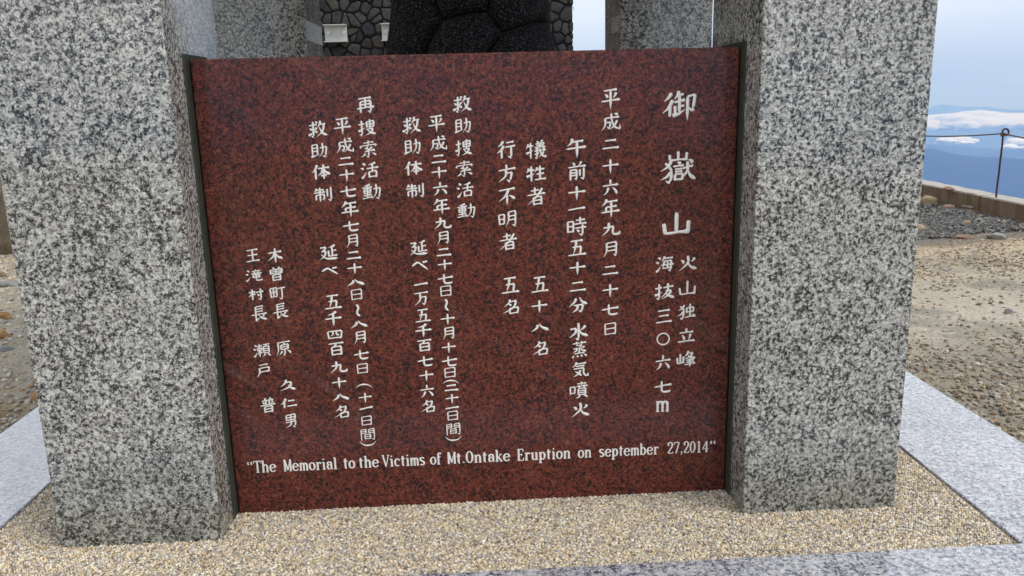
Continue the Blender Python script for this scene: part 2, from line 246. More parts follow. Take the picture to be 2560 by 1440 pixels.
# ------------------------------------------------------------------ inscription strokes (brush strokes on a 100 x 100 grid, y down)
G = {
'一': 'h 0 50 100 50',
'二': 'h 15 20 82 20;h 0 85 100 85',
'三': 'h 12 12 86 12;h 18 48 80 48;h 0 90 100 90',
'十': 'h 0 42 100 42;n 50 0 50 100',
'七': 'h 0 44 100 34;c 42 0 42 62 46 82 60 90 88 88 92 78',
'八': 'l 38 20 30 60 0 98;r 45 8 60 50 100 92',
'九': 'l 38 0 36 55 0 98;h 8 38 66 34;c 66 34 60 70 66 90 80 94 98 90 100 72',
'四': 'v 8 20 14 90;h 8 18 92 18;v 92 18 86 92;l 38 20 38 50 24 64;c 60 20 60 48 64 56 76 56;h 14 84 86 84',
'五': 'h 14 4 82 4;l 46 6 40 50 28 92;h 24 44 72 44;v 72 44 66 90;h 0 94 100 94',
'六': 'v 50 0 50 30;h 0 38 100 38;l 38 52 28 80 6 98;d 62 52 82 74 92 98',
'千': 'l 70 0 50 14 18 20;h 0 46 100 46;n 50 14 50 100',
'百': 'h 0 8 100 8;l 50 10 44 24 30 34;v 20 34 22 98;h 20 34 82 34;v 82 34 82 98;h 24 62 78 62;h 22 92 80 92',
'万': 'h 0 8 100 8;l 42 10 40 60 2 96;h 40 40 84 40;v 84 40 74 90;t 74 90 66 92 54 82',
'日': 'v 8 4 10 98;h 8 6 90 6;v 90 6 88 100;h 12 48 86 48;h 12 92 86 92',
'月': 'l 22 4 22 62 0 100;h 22 6 92 6;v 92 6 90 92;t 90 94 82 94 70 84;h 26 34 86 34;h 26 60 86 60',
'年': 'l 30 0 22 18 4 34;h 28 14 88 14;h 26 42 84 42;v 26 42 26 68;h 0 68 100 68;n 54 14 54 100',
'平': 'h 14 8 84 8;d 20 24 30 34 34 44;l 80 22 74 36 62 46;h 0 58 100 58;n 50 8 50 100',
'成': 'h 16 26 92 26;l 18 26 18 66 0 98;h 20 52 46 52;v 46 52 42 82;t 42 84 36 84 28 76;c 50 0 54 45 68 80 90 95;t 90 96 95 90 96 70;l 82 44 66 74 40 96;d 66 4 78 8 82 16',
'午': 'l 30 0 24 22 4 36;h 30 18 86 18;h 0 50 100 50;n 54 18 54 100',
'前': 'd 26 0 34 10 36 20;l 74 0 68 12 58 20;h 0 26 100 26;v 14 42 14 98;h 14 42 48 42;v 48 42 48 92;t 48 94 44 94 36 88;h 18 58 46 58;h 18 72 46 72;v 66 42 66 78;v 88 34 88 92;t 88 94 80 94 70 86',
'時': 'v 6 20 6 78;h 6 20 34 20;v 34 20 34 78;h 8 46 32 46;h 8 74 32 74;h 46 16 92 16;v 68 0 68 34;h 38 36 100 36;h 42 58 98 58;v 80 40 80 94;t 80 96 72 96 62 88;d 50 68 58 74 60 82',
'分': 'l 38 4 28 30 0 56;r 56 0 72 32 100 50;h 24 52 76 52;v 76 52 68 90;t 68 94 60 94 50 86;l 46 54 42 78 16 100',
'水': 'v 50 0 50 94;t 50 96 44 98 34 88;h 8 34 38 32;l 38 32 32 60 2 84;l 86 20 74 36 56 46;r 52 40 68 68 100 84',
'蒸': 'h 4 12 96 12;v 32 2 32 20;v 66 2 66 20;h 30 26 66 26;l 66 26 60 34 50 36;v 50 36 50 66;t 50 66 46 68 40 62;h 12 44 36 42;l 36 42 30 56 8 66;l 84 34 74 42 58 46;r 56 42 70 58 96 66;h 16 74 84 74;d 12 84 8 92 2 98;d 34 84 38 90 38 98;d 58 84 64 90 66 98;d 80 82 92 90 98 98',
'気': 'l 30 0 22 18 4 32;h 28 12 88 12;h 24 28 78 28;h 10 44 74 44;c 74 44 72 74 82 94 96 98;t 96 98 99 94 98 78;l 54 56 40 80 8 98;d 20 60 42 78 60 94',
'噴': 'v 4 28 6 74;h 4 28 30 28;v 30 28 28 70;h 6 66 28 66;h 42 12 92 12;v 66 0 66 20;h 36 28 100 28;v 54 20 54 38;v 80 20 80 38;v 48 42 48 82;h 48 42 88 42;v 88 42 88 82;h 52 56 84 56;h 52 68 84 68;h 50 80 86 80;l 58 84 50 94 34 100;d 74 84 88 90 98 100',
'火': 'd 10 26 22 36 24 50;l 86 18 78 34 66 44;l 48 0 48 50 0 98;r 48 40 64 76 100 96',
'山': 'v 50 0 50 84;v 4 42 10 90;h 8 88 94 88;v 94 40 92 96',
'独': 'l 38 4 26 26 4 38;c 14 10 34 36 34 70 28 96;t 28 96 22 96 14 88;l 32 48 22 64 0 76;v 50 26 52 62;h 50 26 90 26;v 90 26 88 56;h 52 54 88 54;v 70 0 70 86;h 42 90 92 84;d 84 70 92 80 98 94',
'立': 'v 50 0 50 24;h 10 28 90 28;d 26 42 36 64 38 82;l 74 40 70 66 62 86;h 0 92 100 92',
'峰': 'v 20 12 20 66;v 4 34 6 72;h 6 70 38 66;v 36 30 36 70;l 62 0 54 20 40 34;h 58 14 84 14;l 84 14 70 36 40 48;r 56 22 72 40 100 48;h 50 56 92 54;h 50 68 90 66;h 42 82 98 78;n 70 48 70 100',
'海': 'd 12 6 22 10 26 20;d 2 34 12 38 16 46;t 4 96 14 88 30 62;l 50 0 44 18 32 32;h 48 14 94 14;h 46 32 86 32;l 48 32 44 60 38 80;h 38 78 90 78;v 86 32 82 92;t 82 94 76 96 68 90;h 30 56 100 56;d 62 38 66 44 66 50;d 60 60 66 66 66 72',
'抜': 'h 2 28 36 24;v 22 0 22 90;t 22 94 16 94 8 86;t 0 70 14 66 38 52;h 42 26 94 22;l 66 0 64 50 30 92;h 56 48 82 46;l 82 46 72 72 38 98;r 54 58 70 80 100 96',
'〇': 'E 50 50 44 44 0 360 9 9',
'犠': 'l 14 14 8 28 0 40;h 10 28 38 26;v 24 8 24 96;t 2 66 16 60 38 50;d 54 4 60 8 62 14;l 84 0 78 8 72 14;h 48 18 94 18;h 52 28 90 28;h 44 38 98 38;v 70 18 70 38;l 62 44 54 48 46 50;h 42 58 100 56;v 56 48 56 94;t 56 96 50 96 46 90;h 44 76 66 70;c 70 44 74 68 84 86 98 96;t 96 97 99 92 98 82;l 90 64 80 80 66 92;d 84 44 90 48 92 52',
'牲': 'l 14 12 10 28 0 42;h 10 28 42 26;v 26 0 26 100;t 2 68 16 62 42 50;l 56 10 52 26 42 40;h 54 26 92 24;v 70 0 70 90;h 52 56 90 54;h 42 92 100 90',
'者': 'h 20 18 64 16;v 42 0 42 38;h 0 40 100 38;l 84 8 52 52 0 92;v 34 54 36 98;h 36 54 78 54;v 78 54 78 98;h 38 72 76 72;h 38 92 76 92',
'名': 'l 44 0 36 24 8 44;h 42 16 80 14;l 80 14 62 56 0 88;d 34 30 44 36 48 44;v 40 60 42 98;h 40 60 92 58;v 92 58 86 98;h 42 94 88 92',
'行': 'l 36 0 24 18 6 30;l 38 26 26 48 0 66;v 26 46 26 98;h 52 12 92 10;h 46 36 100 34;v 78 36 78 92;t 78 96 70 96 60 86',
'方': 'v 46 0 48 24;h 0 30 100 26;l 44 30 40 66 0 96;h 44 50 78 48;v 78 48 68 90;t 66 96 58 96 46 84',
'不': 'h 0 10 100 6;l 62 8 40 46 0 76;n 50 36 50 100;d 62 44 82 56 98 70',
'明': 'v 4 20 8 84;h 4 20 34 18;v 34 18 32 80;h 8 48 32 48;h 8 78 32 78;l 56 6 56 60 40 98;h 56 6 94 4;v 94 4 92 92;t 92 96 86 96 74 86;h 58 34 92 32;h 58 58 92 56',
'救': 'h 4 24 46 22;v 26 2 26 90;t 26 94 20 94 14 86;d 6 42 14 48 16 56;t 0 84 12 78 24 66;l 44 40 38 50 30 56;d 30 60 40 66 46 74;d 38 4 44 8 46 14;l 66 0 60 24 46 40;h 62 22 92 20;l 84 22 74 66 42 98;r 58 38 74 78 100 94',
'助': 'v 8 10 8 84;h 8 10 38 8;v 38 8 38 82;h 10 32 36 32;h 10 54 36 54;t 0 92 20 86 48 76;h 52 34 92 30;v 92 30 84 90;t 84 96 76 96 64 86;l 68 0 68 60 44 98',
'捜': 'h 4 28 36 24;v 20 2 20 90;t 20 94 14 94 6 86;t 0 68 14 64 38 50;v 48 14 50 50;h 48 14 90 12;v 90 12 88 48;h 50 30 88 30;h 50 46 88 46;v 68 0 68 58;h 46 62 84 60;l 84 60 70 84 40 98;r 52 64 70 84 100 96',
'索': 'h 22 14 80 12;v 50 0 50 26;d 8 26 8 34 4 42;h 8 30 94 28;l 94 28 90 36 84 40;l 48 34 40 44 30 46;c 30 46 44 50 54 56;l 70 40 54 56 26 66;h 26 66 76 62;d 70 54 80 60 84 68;v 50 66 50 92;t 50 96 44 96 36 88;l 32 76 22 88 6 94;d 68 76 82 84 92 92',
'活': 'd 12 4 22 8 26 18;d 2 32 12 36 16 44;t 6 96 16 88 32 60;l 84 4 66 12 44 14;h 34 38 100 36;v 66 12 66 60;v 46 60 48 98;h 46 60 88 58;v 88 58 86 98;h 48 92 88 92',
'動': 'l 44 2 30 8 10 10;h 0 22 54 20;v 28 8 28 84;v 10 32 12 60;h 10 32 46 30;v 46 30 44 58;h 12 44 44 44;h 12 58 44 58;h 6 72 50 70;h 0 90 56 84;h 58 34 96 32;v 96 32 88 90;t 88 96 82 96 70 88;l 74 4 74 60 52 98',
'体': 'l 30 0 20 28 0 52;v 20 32 20 98;h 34 26 96 24;v 64 0 64 98;l 62 28 52 56 32 74;r 66 28 78 56 100 72;h 50 76 80 74',
'制': 'l 18 4 12 18 4 28;h 14 20 56 18;h 0 36 62 34;v 34 0 34 100;v 12 52 12 88;h 12 52 56 50;v 56 50 56 84;t 56 86 50 86 46 80;v 74 14 74 68;v 94 2 94 92;t 94 96 86 96 76 88',
'延': 'h 4 14 34 12;l 34 12 26 26 10 40;h 10 40 32 36;l 32 36 26 66 0 92;r 6 56 36 88 100 92;l 86 4 70 12 50 16;v 68 14 68 70;h 68 40 92 38;v 48 36 48 72;h 46 74 96 72',
'べ': 'c 0 56 24 24 40 18 60 44 98 96;d 66 6 74 14 76 24;d 82 0 88 6 92 16',
'〜': 'c 20 0 62 20 55 42 28 62 42 84 98 100',
'(': 'a 0 100 20 30 50 5 80 30 100 100',
')': 'a 0 0 20 70 50 95 80 70 100 0',
'再': 'h 10 8 84 6;v 22 28 22 98;h 22 28 80 26;v 80 26 80 92;t 80 96 72 96 62 88;v 50 8 50 70;h 26 48 78 46;h 0 70 100 66',
'木': 'h 4 30 94 26;v 50 0 50 98;l 48 30 36 56 0 82;r 52 30 66 58 100 78',
'曽': 'd 26 0 34 6 36 14;l 74 0 68 8 60 14;v 8 18 12 50;h 8 18 92 16;v 92 16 88 48;v 50 18 50 46;h 12 32 88 32;h 12 46 88 46;v 24 56 26 100;h 24 56 78 56;v 78 56 76 100;h 28 74 74 74;h 28 94 76 94',
'町': 'v 4 12 8 84;h 4 12 46 10;v 46 10 44 80;v 25 12 25 76;h 8 44 44 42;h 8 78 44 76;h 52 16 100 14;v 78 16 78 92;t 78 96 70 98 58 86',
'長': 'v 30 4 30 56;h 30 6 80 4;h 32 22 76 20;h 32 38 76 36;h 0 58 100 54;v 30 58 30 92;t 28 96 40 88 56 76;l 84 62 74 72 62 76;r 48 58 66 82 100 94',
'原': 'h 12 6 98 4;l 14 6 14 60 0 98;l 60 12 54 20 46 24;v 32 26 34 58;h 32 26 84 24;v 84 24 82 56;h 34 40 82 40;h 34 56 82 56;v 58 58 58 92;t 58 96 50 96 44 90;l 40 68 32 82 18 92;d 76 66 90 76 98 90',
'久': 'l 44 0 32 34 4 60;h 40 26 74 24;l 74 24 62 68 0 98;r 54 48 72 80 100 96',
'仁': 'l 34 0 22 34 0 64;v 22 36 22 100;h 48 28 86 26;h 38 84 100 80',
'男': 'v 10 4 12 46;h 10 4 88 2;v 88 2 86 44;v 50 4 50 44;h 14 24 86 22;h 14 42 86 42;h 2 60 92 56;v 90 56 82 90;t 82 96 74 98 60 88;l 50 46 46 80 4 100',
'王': 'h 8 6 90 4;v 50 6 50 90;h 12 46 86 44;h 0 92 100 90',
'滝': 'd 10 4 20 8 24 18;d 2 34 12 38 16 46;t 4 94 14 86 30 60;v 64 0 64 12;h 40 14 92 12;d 50 20 56 24 56 30;l 80 18 76 24 70 30;h 34 34 100 32;v 46 42 46 70;h 46 42 86 42;v 86 42 86 70;h 48 56 84 56;h 48 68 84 68;c 66 36 66 86 72 94 96 94;t 96 94 99 90 98 78',
'村': 'h 2 26 46 24;v 26 0 26 98;l 24 28 18 50 0 68;d 30 38 38 44 42 54;h 48 30 100 28;v 82 0 82 90;t 82 94 74 96 64 86;d 58 48 66 56 68 66',
'瀬': 'd 8 6 16 10 20 20;d 0 34 8 38 12 46;t 2 94 12 86 22 60;h 24 16 54 14;v 38 0 38 98;v 26 30 26 52;h 26 30 52 30;v 52 30 52 50;h 28 50 50 50;l 38 54 32 70 22 82;d 42 58 48 66 52 72;h 60 8 98 6;l 78 8 74 18 70 20;v 62 22 62 74;h 62 22 94 22;v 94 22 94 74;h 64 40 92 40;h 64 56 92 56;h 64 72 92 72;l 70 78 64 90 54 98;d 82 78 92 86 100 98',
'戸': 'h 24 6 84 4;l 22 30 22 66 0 100;h 22 30 94 28;v 94 28 88 62;h 24 60 88 58',
'普': 'd 28 0 34 6 36 14;l 72 0 66 8 60 14;h 12 18 88 16;v 38 18 38 46;v 60 18 60 46;d 16 26 24 34 26 42;l 84 24 78 34 70 42;h 0 50 100 46;v 26 60 28 100;h 26 60 78 58;v 78 58 76 100;h 30 76 74 76;h 30 94 76 94',
'間': 'v 8 4 10 100;h 8 4 40 2;v 40 2 40 36;h 12 20 38 20;h 12 36 38 36;v 58 4 58 36;h 58 4 92 2;v 92 2 92 92;t 92 96 86 98 76 90;h 60 20 90 20;h 60 36 90 36;v 32 48 32 90;h 32 48 68 48;v 68 48 68 90;h 34 66 66 66;h 34 86 66 86',
'御': 'l 26 4 18 18 4 30;l 30 28 18 52 0 68;v 22 44 22 82;l 48 0 44 14 34 26;h 44 14 62 12;h 34 36 66 32;v 50 16 50 70;h 50 52 64 50;v 37 48 38 76;t 30 80 48 76 68 62;h 74 22 96 18;n 74 22 74 100;v 96 18 91 60;t 92 64 86 68 76 56',
'嶽': 'v 50 0 50 26;v 26 10 28 30;h 28 28 76 26;v 74 4 72 28;l 32 30 22 48 2 62;c 14 36 30 56 32 80 28 98;t 28 98 22 98 16 92;l 30 66 20 80 2 90;d 48 34 54 38 56 42;h 36 48 66 46;h 42 58 62 56;h 42 66 62 64;v 42 74 42 94;h 42 74 64 72;v 64 72 62 92;h 44 90 62 90;h 62 56 92 48;l 76 34 76 64 54 96;r 76 54 84 78 100 92;d 78 28 86 32 90 40',
}
SERIF = {
'“': (40, 'C 14 6 8 20 14 30 9;C 34 6 28 20 34 30 9'),
'T': (58, 'S 29 2 29 98;H 3 3 55 3;H 3 3 3 20;H 55 3 55 20;H 18 98 40 98'),
'h': (58, 'S 14 0 14 98;H 4 2 14 2;A 30 56 14 20 180 360;S 44 54 44 98;H 4 98 24 98;H 34 98 54 98'),
'e': (54, 'A 28 67 20 31 -10 -330;H 10 64 46 64'),
'M': (62, 'S 9 2 9 98;S 52 2 52 98;W 11 2 31 90;H 31 90 51 2;H 2 3 16 3;H 46 3 60 3;H 2 98 17 98;H 44 98 60 98'),
'm': (72, 'S 12 36 12 98;A 24 54 11 17 180 360;S 36 54 36 98;A 48 54 11 17 180 360;S 60 54 60 98;H 4 37 12 37;H 4 98 20 98;H 29 98 43 98;H 52 98 68 98'),
'o': (54, 'A 27 67 19 31 0 360'),
'r': (46, 'S 15 36 15 98;A 30 54 14 17 180 300;D 38 44;H 4 37 15 37;H 5 98 27 98'),
'i': (32, 'S 16 36 16 98;D 16 12;H 5 37 16 37;H 5 98 27 98'),
'a': (54, 'A 26 52 14 17 180 360;S 40 50 40 94;D 13 52;A 24 78 13 19 60 300;H 40 98 50 94'),
'l': (32, 'S 16 0 16 98;H 5 2 16 2;H 5 98 27 98'),
't': (40, 'S 18 14 18 90;H 5 37 36 37;A 27 86 9 12 90 180'),
'V': (58, 'W 8 3 29 98;H 29 98 51 3;H 1 3 18 3;H 42 3 58 3'),
'c': (50, 'A 27 67 18 31 50 310;D 40 48'),
's': (46, 'A 23 50 14 15 -30 -270;A 22 82 15 16 150 -90;W 14 58 34 74'),
'f': (40, 'S 16 14 16 98;A 28 16 12 14 180 300;D 34 9;H 5 37 34 37;H 5 98 28 98'),
'.': (28, 'D 14 92'),
',': (28, 'D 14 90;C 18 92 17 104 9 112 6'),
'O': (60, 'A 29 50 21 48 0 360'),
'n': (58, 'S 14 36 14 98;A 30 56 14 20 180 360;S 44 54 44 98;H 4 37 14 37;H 4 98 24 98;H 34 98 54 98'),
'k': (56, 'S 14 0 14 98;H 4 2 14 2;H 16 72 42 38;W 24 60 46 98;H 4 98 24 98;H 34 38 50 38;H 36 98 54 98'),
'E': (56, 'S 14 2 14 98;H 4 3 46 3;H 46 3 46 24;H 14 49 36 49;H 36 40 36 60;H 4 98 50 98;H 50 76 50 98'),
'u': (58, 'S 14 36 14 82;A 28 80 14 18 180 0;S 43 36 43 98;H 4 37 14 37;H 33 37 43 37;H 43 98 54 98'),
'p': (56, 'S 14 36 14 126;H 4 37 14 37;A 30 67 16 31 180 540;H 4 127 26 127'),
'b': (56, 'S 14 0 14 98;H 4 2 14 2;A 30 67 16 31 180 540'),
'2': (52, 'A 25 27 17 26 190 390;W 40 38 10 92;H 8 96 46 96;H 46 96 48 82;D 12 28'),
'7': (52, 'H 6 5 47 5;H 6 5 6 22;W 46 6 22 98'),
'0': (52, 'A 26 50 18 48 0 360'),
'1': (52, 'S 27 2 27 98;H 14 12 27 2;H 14 98 40 98'),
'4': (54, 'S 37 4 37 98;H 36 4 5 70;H 4 72 52 72;H 26 98 48 98'),
' ': (30, ''),
}
# each column of writing: character, x0, z0, x1, z1 on the panel in millimetres
COLUMNS = [
[('御',1279,1130,1378,1217),('嶽',1277,958,1385,1051),('山',1287,807,1369,879)],
[('火',1336,699,1395,750),('山',1339,628,1390,675),('独',1335,555,1392,605),('立',1336,483,1394,530),('峰',1337,404,1398,460)],
[('海',1268,699,1326,750),('抜',1266,617,1330,670),('三',1270,545,1324,589),('〇',1276,478,1316,517),('六',1271,398,1322,450),('七',1269,328,1327,369),('m',1275,268,1320,301)],
[('平',1108,1166,1166,1225),('成',1110,1107,1166,1160),('二',1111,1058,1164,1087),('十',1111,988,1163,1034),('六',1112,927,1162,977),('年',1108,863,1167,921),('九',1110,810,1167,854),('月',1115,748,1157,797),('二',1111,697,1163,726),('十',1111,629,1163,673),('七',1109,576,1165,613),('日',1120,514,1155,555)],
[('午',1010,1035,1071,1094),('前',1014,972,1070,1030),('十',1013,916,1069,961),('一',1013,888,1068,900),('時',1012,817,1071,873),('五',1012,756,1070,806),('十',1015,699,1068,743),('二',1015,651,1069,682),('分',1014,585,1073,637),('水',1013,504,1075,560),('蒸',1022,447,1069,503),('気',1022,387,1073,438),('噴',1015,320,1072,377),('火',1018,259,1078,311)],
[('犠',897,1037,957,1092),('牲',896,973,957,1022),('者',898,905,954,961),('五',904,652,959,702),('十',903,589,955,633),('八',901,532,959,562),('名',904,460,953,508)],
[('行',815,1039,872,1092),('方',818,973,872,1027),('不',817,909,869,961),('明',816,847,868,896),('者',816,779,871,833),('五',817,652,874,703),('名',820,589,870,638)],
[('救',699,1170,755,1218),('助',702,1114,749,1158),('捜',701,1052,751,1100),('索',701,994,750,1041),('活',700,935,751,980),('動',699,877,753,921)],
[('平',628,1117,679,1166),('成',631,1066,681,1111),('二',632,1033,679,1058),('十',631,989,679,1027),('六',633,942,679,984),('年',631,888,683,937),('九',632,846,684,884),('月',639,802,674,843),('二',634,769,682,794),('十',636,726,682,763),('七',634,688,684,721),('日',643,650,675,685),('〜',653,607,667,646),('十',637,564,684,602),('月',642,519,678,561),('十',637,478,683,515),('七',635,439,686,473),('日',644,402,677,437),('(',635,383,688,398),('二',639,361,686,383),('十',641,320,685,355),('一',639,304,685,314),('日',647,267,679,300),('間',642,220,684,261),(')',635,202,689,220)],
[('救',558,1116,613,1165),('助',560,1060,608,1105),('体',557,1000,612,1045),('制',558,938,610,983),('延',561,774,615,820),('べ',564,731,613,761),('一',565,685,611,696),('万',565,625,610,669),('五',565,576,614,618),('千',562,529,615,574),('百',566,486,613,526),('七',564,442,615,477),('十',567,393,614,432),('六',567,343,613,387),('名',567,296,612,339)],
[('再',436,1174,489,1220),('捜',437,1114,489,1161),('索',439,1055,487,1104),('活',436,996,490,1044),('動',436,938,491,984)],
[('平',370,1117,422,1166),('成',374,1067,424,1112),('二',375,1034,423,1059),('十',375,989,422,1027),('七',374,947,425,981),('年',374,889,428,938),('七',375,850,426,883),('月',383,802,418,843),('二',379,769,426,794),('十',379,725,426,761),('八',376,690,431,715),('日',387,649,419,684),('〜',397,600,412,640),('八',378,565,431,592),('月',385,516,421,559),('七',380,471,429,503),('日',389,426,421,460),('(',379,381,432,397),('十',385,334,429,370),('一',384,313,430,326),('日',391,263,422,296),('間',386,215,428,256),(')',379,198,433,217)],
[('救',301,1113,357,1161),('助',304,1058,351,1101),('体',301,996,357,1043),('制',302,935,354,980),('延',306,769,361,816),('べ',308,727,356,752),('五',307,625,361,670),('千',305,573,358,622),('四',310,535,355,564),('百',309,484,358,528),('九',309,430,362,471),('十',310,382,358,422),('八',309,344,363,371),('名',311,290,357,334)],
[('木',159,767,206,812),('曽',162,713,200,758),('町',157,661,204,698),('長',159,603,207,651),('原',159,490,204,538),('久',159,382,209,421),('仁',156,328,209,363),('男',166,266,201,313)],
[('王',98,771,141,811),('滝',93,715,142,752),('村',95,659,142,697),('長',97,598,146,646),('瀬',93,490,145,532),('戸',96,426,138,471),('普',97,316,146,368)],
]
WORDS = [('“', 41, 60), ('The', 61, 128), ('Memorial', 150, 310), ('to', 327, 364), ('the', 373, 435), ('Victims', 444, 574), ('of', 588, 623),
         ('Mt.Ontake', 641, 832), ('Eruption', 852, 1017), ('on', 1038, 1081), ('september', 1103, 1289), ('27,2014', 1314, 1443), ('“', 1445, 1466)]
PROF = {'h': [(0, .9), (.12, .68), (.75, .62), (.92, 1.15), (1, .5)], 'v': [(0, .7), (.06, 1.2), (.22, .95), (.88, .95), (1, .6)],
        'n': [(0, .7), (.08, 1.2), (.3, .95), (.7, 1), (1, .1)], 'l': [(0, .7), (.1, 1.2), (.5, .85), (1, .1)],
        'r': [(0, .3), (.2, .6), (.72, 1.35), (.84, 1.3), (1, .1)], 'd': [(0, .25), (.6, 1.25), (.88, 1.1), (1, .3)],
        't': [(0, 1.2), (.2, 1.1), (1, .1)], 'c': [(0, .6), (.08, 1.05), (.5, .85), (.88, 1.0), (1, .4)], 'a': [(0, .15), (.5, .8), (1, .15)]}
def lerp_prof(pr, t):
    for (a, x), (b, y) in zip(pr, pr[1:]):
        if t <= b: return x + (y - x) * (t - a) / max(b - a, 1e-6)
    return pr[-1][1]
def smooth_path(P, n):
    if len(P) == 2: return [P[0].lerp(P[1], i / n) for i in range(n + 1)]
    Q = [P[0] * 2 - P[1]] + P + [P[-1] * 2 - P[-2]]; o = []; seg = max(2, n // (len(P) - 1))
    for i in range(1, len(Q) - 2):
        for k in range(seg):
            t = k / seg; a, b, c_, d = Q[i - 1:i + 3]
            o.append(.5 * (2 * b + (c_ - a) * t + (2 * a - 5 * b + 4 * c_ - d) * t * t + (3 * b - a - 3 * c_ + d) * t ** 3))
    o.append(P[-1]); return o
def ribbon(path, wid, V, F, hgt):
    """a stroke with an outline at the panel face and a shallow ridge along its middle"""
    n = len(path); b = len(V)
    for i, p_ in enumerate(path):
        a = path[max(i - 1, 0)]; c_ = path[min(i + 1, n - 1)]; t = (c_ - a)
        t = t.normalized() if t.length > 1e-9 else Vector((1, 0)); nn = Vector((-t.y, t.x)); w_ = wid[i] / 2
        V.append((p_.x + nn.x * w_, -.0003, p_.y + nn.y * w_)); V.append((p_.x, -.0003 - min(hgt, w_ * .42 + .0002), p_.y)); V.append((p_.x - nn.x * w_, -.0003, p_.y - nn.y * w_))
    for i in range(n - 1):
        k = b + 3 * i
        F.append((k, k + 3, k + 4, k + 1)); F.append((k + 1, k + 4, k + 5, k + 2))
def glyph(ch, x0, z0, x1, z1, V, F, wmul=1.22):
    if ch == 'm': return latin_word('m', x0, x1, z0, z0 + (z1 - z0) / .64, V, F)
    st = [s.split() for s in G[ch].split(';')]
    strokes = []
    for s in st:
        v = [float(q) for q in s[1:]]
        if s[0] == 'E': strokes.append((s[0], v)); continue
        strokes.append((s[0], [Vector((v[i], v[i + 1])) for i in range(0, len(v), 2)]))
    sx, sz = (x1 - x0) / 1000, (z1 - z0) / 1000; size = max(sx, sz) if ch not in '一〜()二' else .054
    dens = len(st); w_ = size * (.098 if dens <= 4 else .092 if dens <= 8 else .082 if dens <= 13 else .07) * wmul * (.86 if ch == '嶽' else 1.2 if ch == '山' and size > .07 else 1.05 if size > .075 else 1)
    allp = [p_ for k, s in strokes if k != 'E' for p_ in s]
    tilt = (.03 if ch == '嶽' else .11) if ch not in '一〜()べ' else (.03 if ch == '一' else 0)
    f = lambda p_: Vector((p_.x, p_.y - tilt * (p_.x - 50)))
    if allp:
        q = [f(p_) for p_ in allp]; ax, bx = min(p_.x for p_ in q), max(p_.x for p_ in q); ay, by = min(p_.y for p_ in q), max(p_.y for p_ in q)
        if by - ay < 3: ay, by = ay - 3, by + 3
    else: ax = ay = 6; bx = by = 94
    m = w_ * .42; X0, X1, Z0, Z1 = x0 / 1000 + m, x1 / 1000 - m, z0 / 1000 + m, z1 / 1000 - m
    if Z1 - Z0 < .004: c_ = (Z0 + Z1) / 2; Z0, Z1 = c_ - .003, c_ + .003
    tr = lambda p_: Vector((X0 + (p_.x - ax) / (bx - ax) * (X1 - X0), Z1 - (p_.y - ay) / (by - ay) * (Z1 - Z0)))
    for k, s in strokes:
        if k == 'E':
            cx, cy, rx, ry, a0, a1, wa, wb = s; path = [tr(Vector((cx + rx * math.cos(a), cy + ry * math.sin(a)))) for a in np.linspace(0, 2 * math.pi, 29)]
            ribbon(path, [w_ * .85] * 29, V, F, .0026); continue
        n = 6 if len(s) == 2 else 9
        path = smooth_path([tr(f(p_)) for p_ in s], n); L_ = [0]
        for a, b in zip(path, path[1:]): L_.append(L_[-1] + (b - a).length)
        # resample so that the profile's swelling shows
        wid = [w_ * lerp_prof(PROF[k], q / max(L_[-1], 1e-6)) for q in L_]
        if k == 'h' and L_[-1] > 3.2 * w_:   # pressed end of a horizontal: thick, dropped corner
            tt = [0, .1, .3, .6, .82, .92, 1]; a, b = path[0], path[-1]
            path = [a.lerp(b, t) for t in tt]; wid = [w_ * x for x in (.22, .68, .64, .62, .80, 1.18, .45)]
            path[-2] = path[-2] + Vector((0, w_ * .05)); path[3] = path[3] + Vector((0, w_ * .10)); path[-1] = path[-1] - Vector((0, w_ * .16))
        ribbon(path, wid, V, F, .0026)
def latin_word(word, x0, x1, zb, zt, V, F):
    adv = [SERIF[c_][0] for c_ in word]; tot = sum(adv); sx = (x1 - x0) / 1000 / tot; sz = (zt - zb) / 1000 / 100; u = x0 / 1000
    for c_, a in zip(word, adv):
        for s in [q.split() for q in SERIF[c_][1].split(';') if q]:
            v = [float(q) for q in s[1:]]; T_ = lambda x, y: Vector((u + x * sx, zb / 1000 + (100 - y) * sz)); k = s[0]
            if k in 'SHW':
                wd = {'S': (10.5 if word == 'm' else 14.3) * sx, 'H': 7.2 * sz, 'W': 11.5 * sx}[k]; ribbon([T_(v[0], v[1]), T_(v[2], v[3])], [wd, wd], V, F, .0012)
            elif k == 'D': ribbon([T_(v[0] - 6, v[1]), T_(v[0], v[1]), T_(v[0] + 6, v[1])], [7 * sz, 13 * sz, 7 * sz], V, F, .0012)
            elif k == 'C':
                wd = v[-1] * sx; ribbon(smooth_path([T_(v[i], v[i + 1]) for i in range(0, len(v) - 1, 2)], 6), [wd] * 7, V, F, .0012)
            elif k == 'A':
                cx, cy, rx, ry, a0, a1 = v; an = np.radians(np.linspace(a0, a1, 17))
                ribbon([T_(cx + rx * math.cos(q), cy + ry * math.sin(q)) for q in an], [(6.6 + 8.4 * abs(math.cos(q)) ** 1.3) * sx for q in an], V, F, .0012)
        u += a * sx

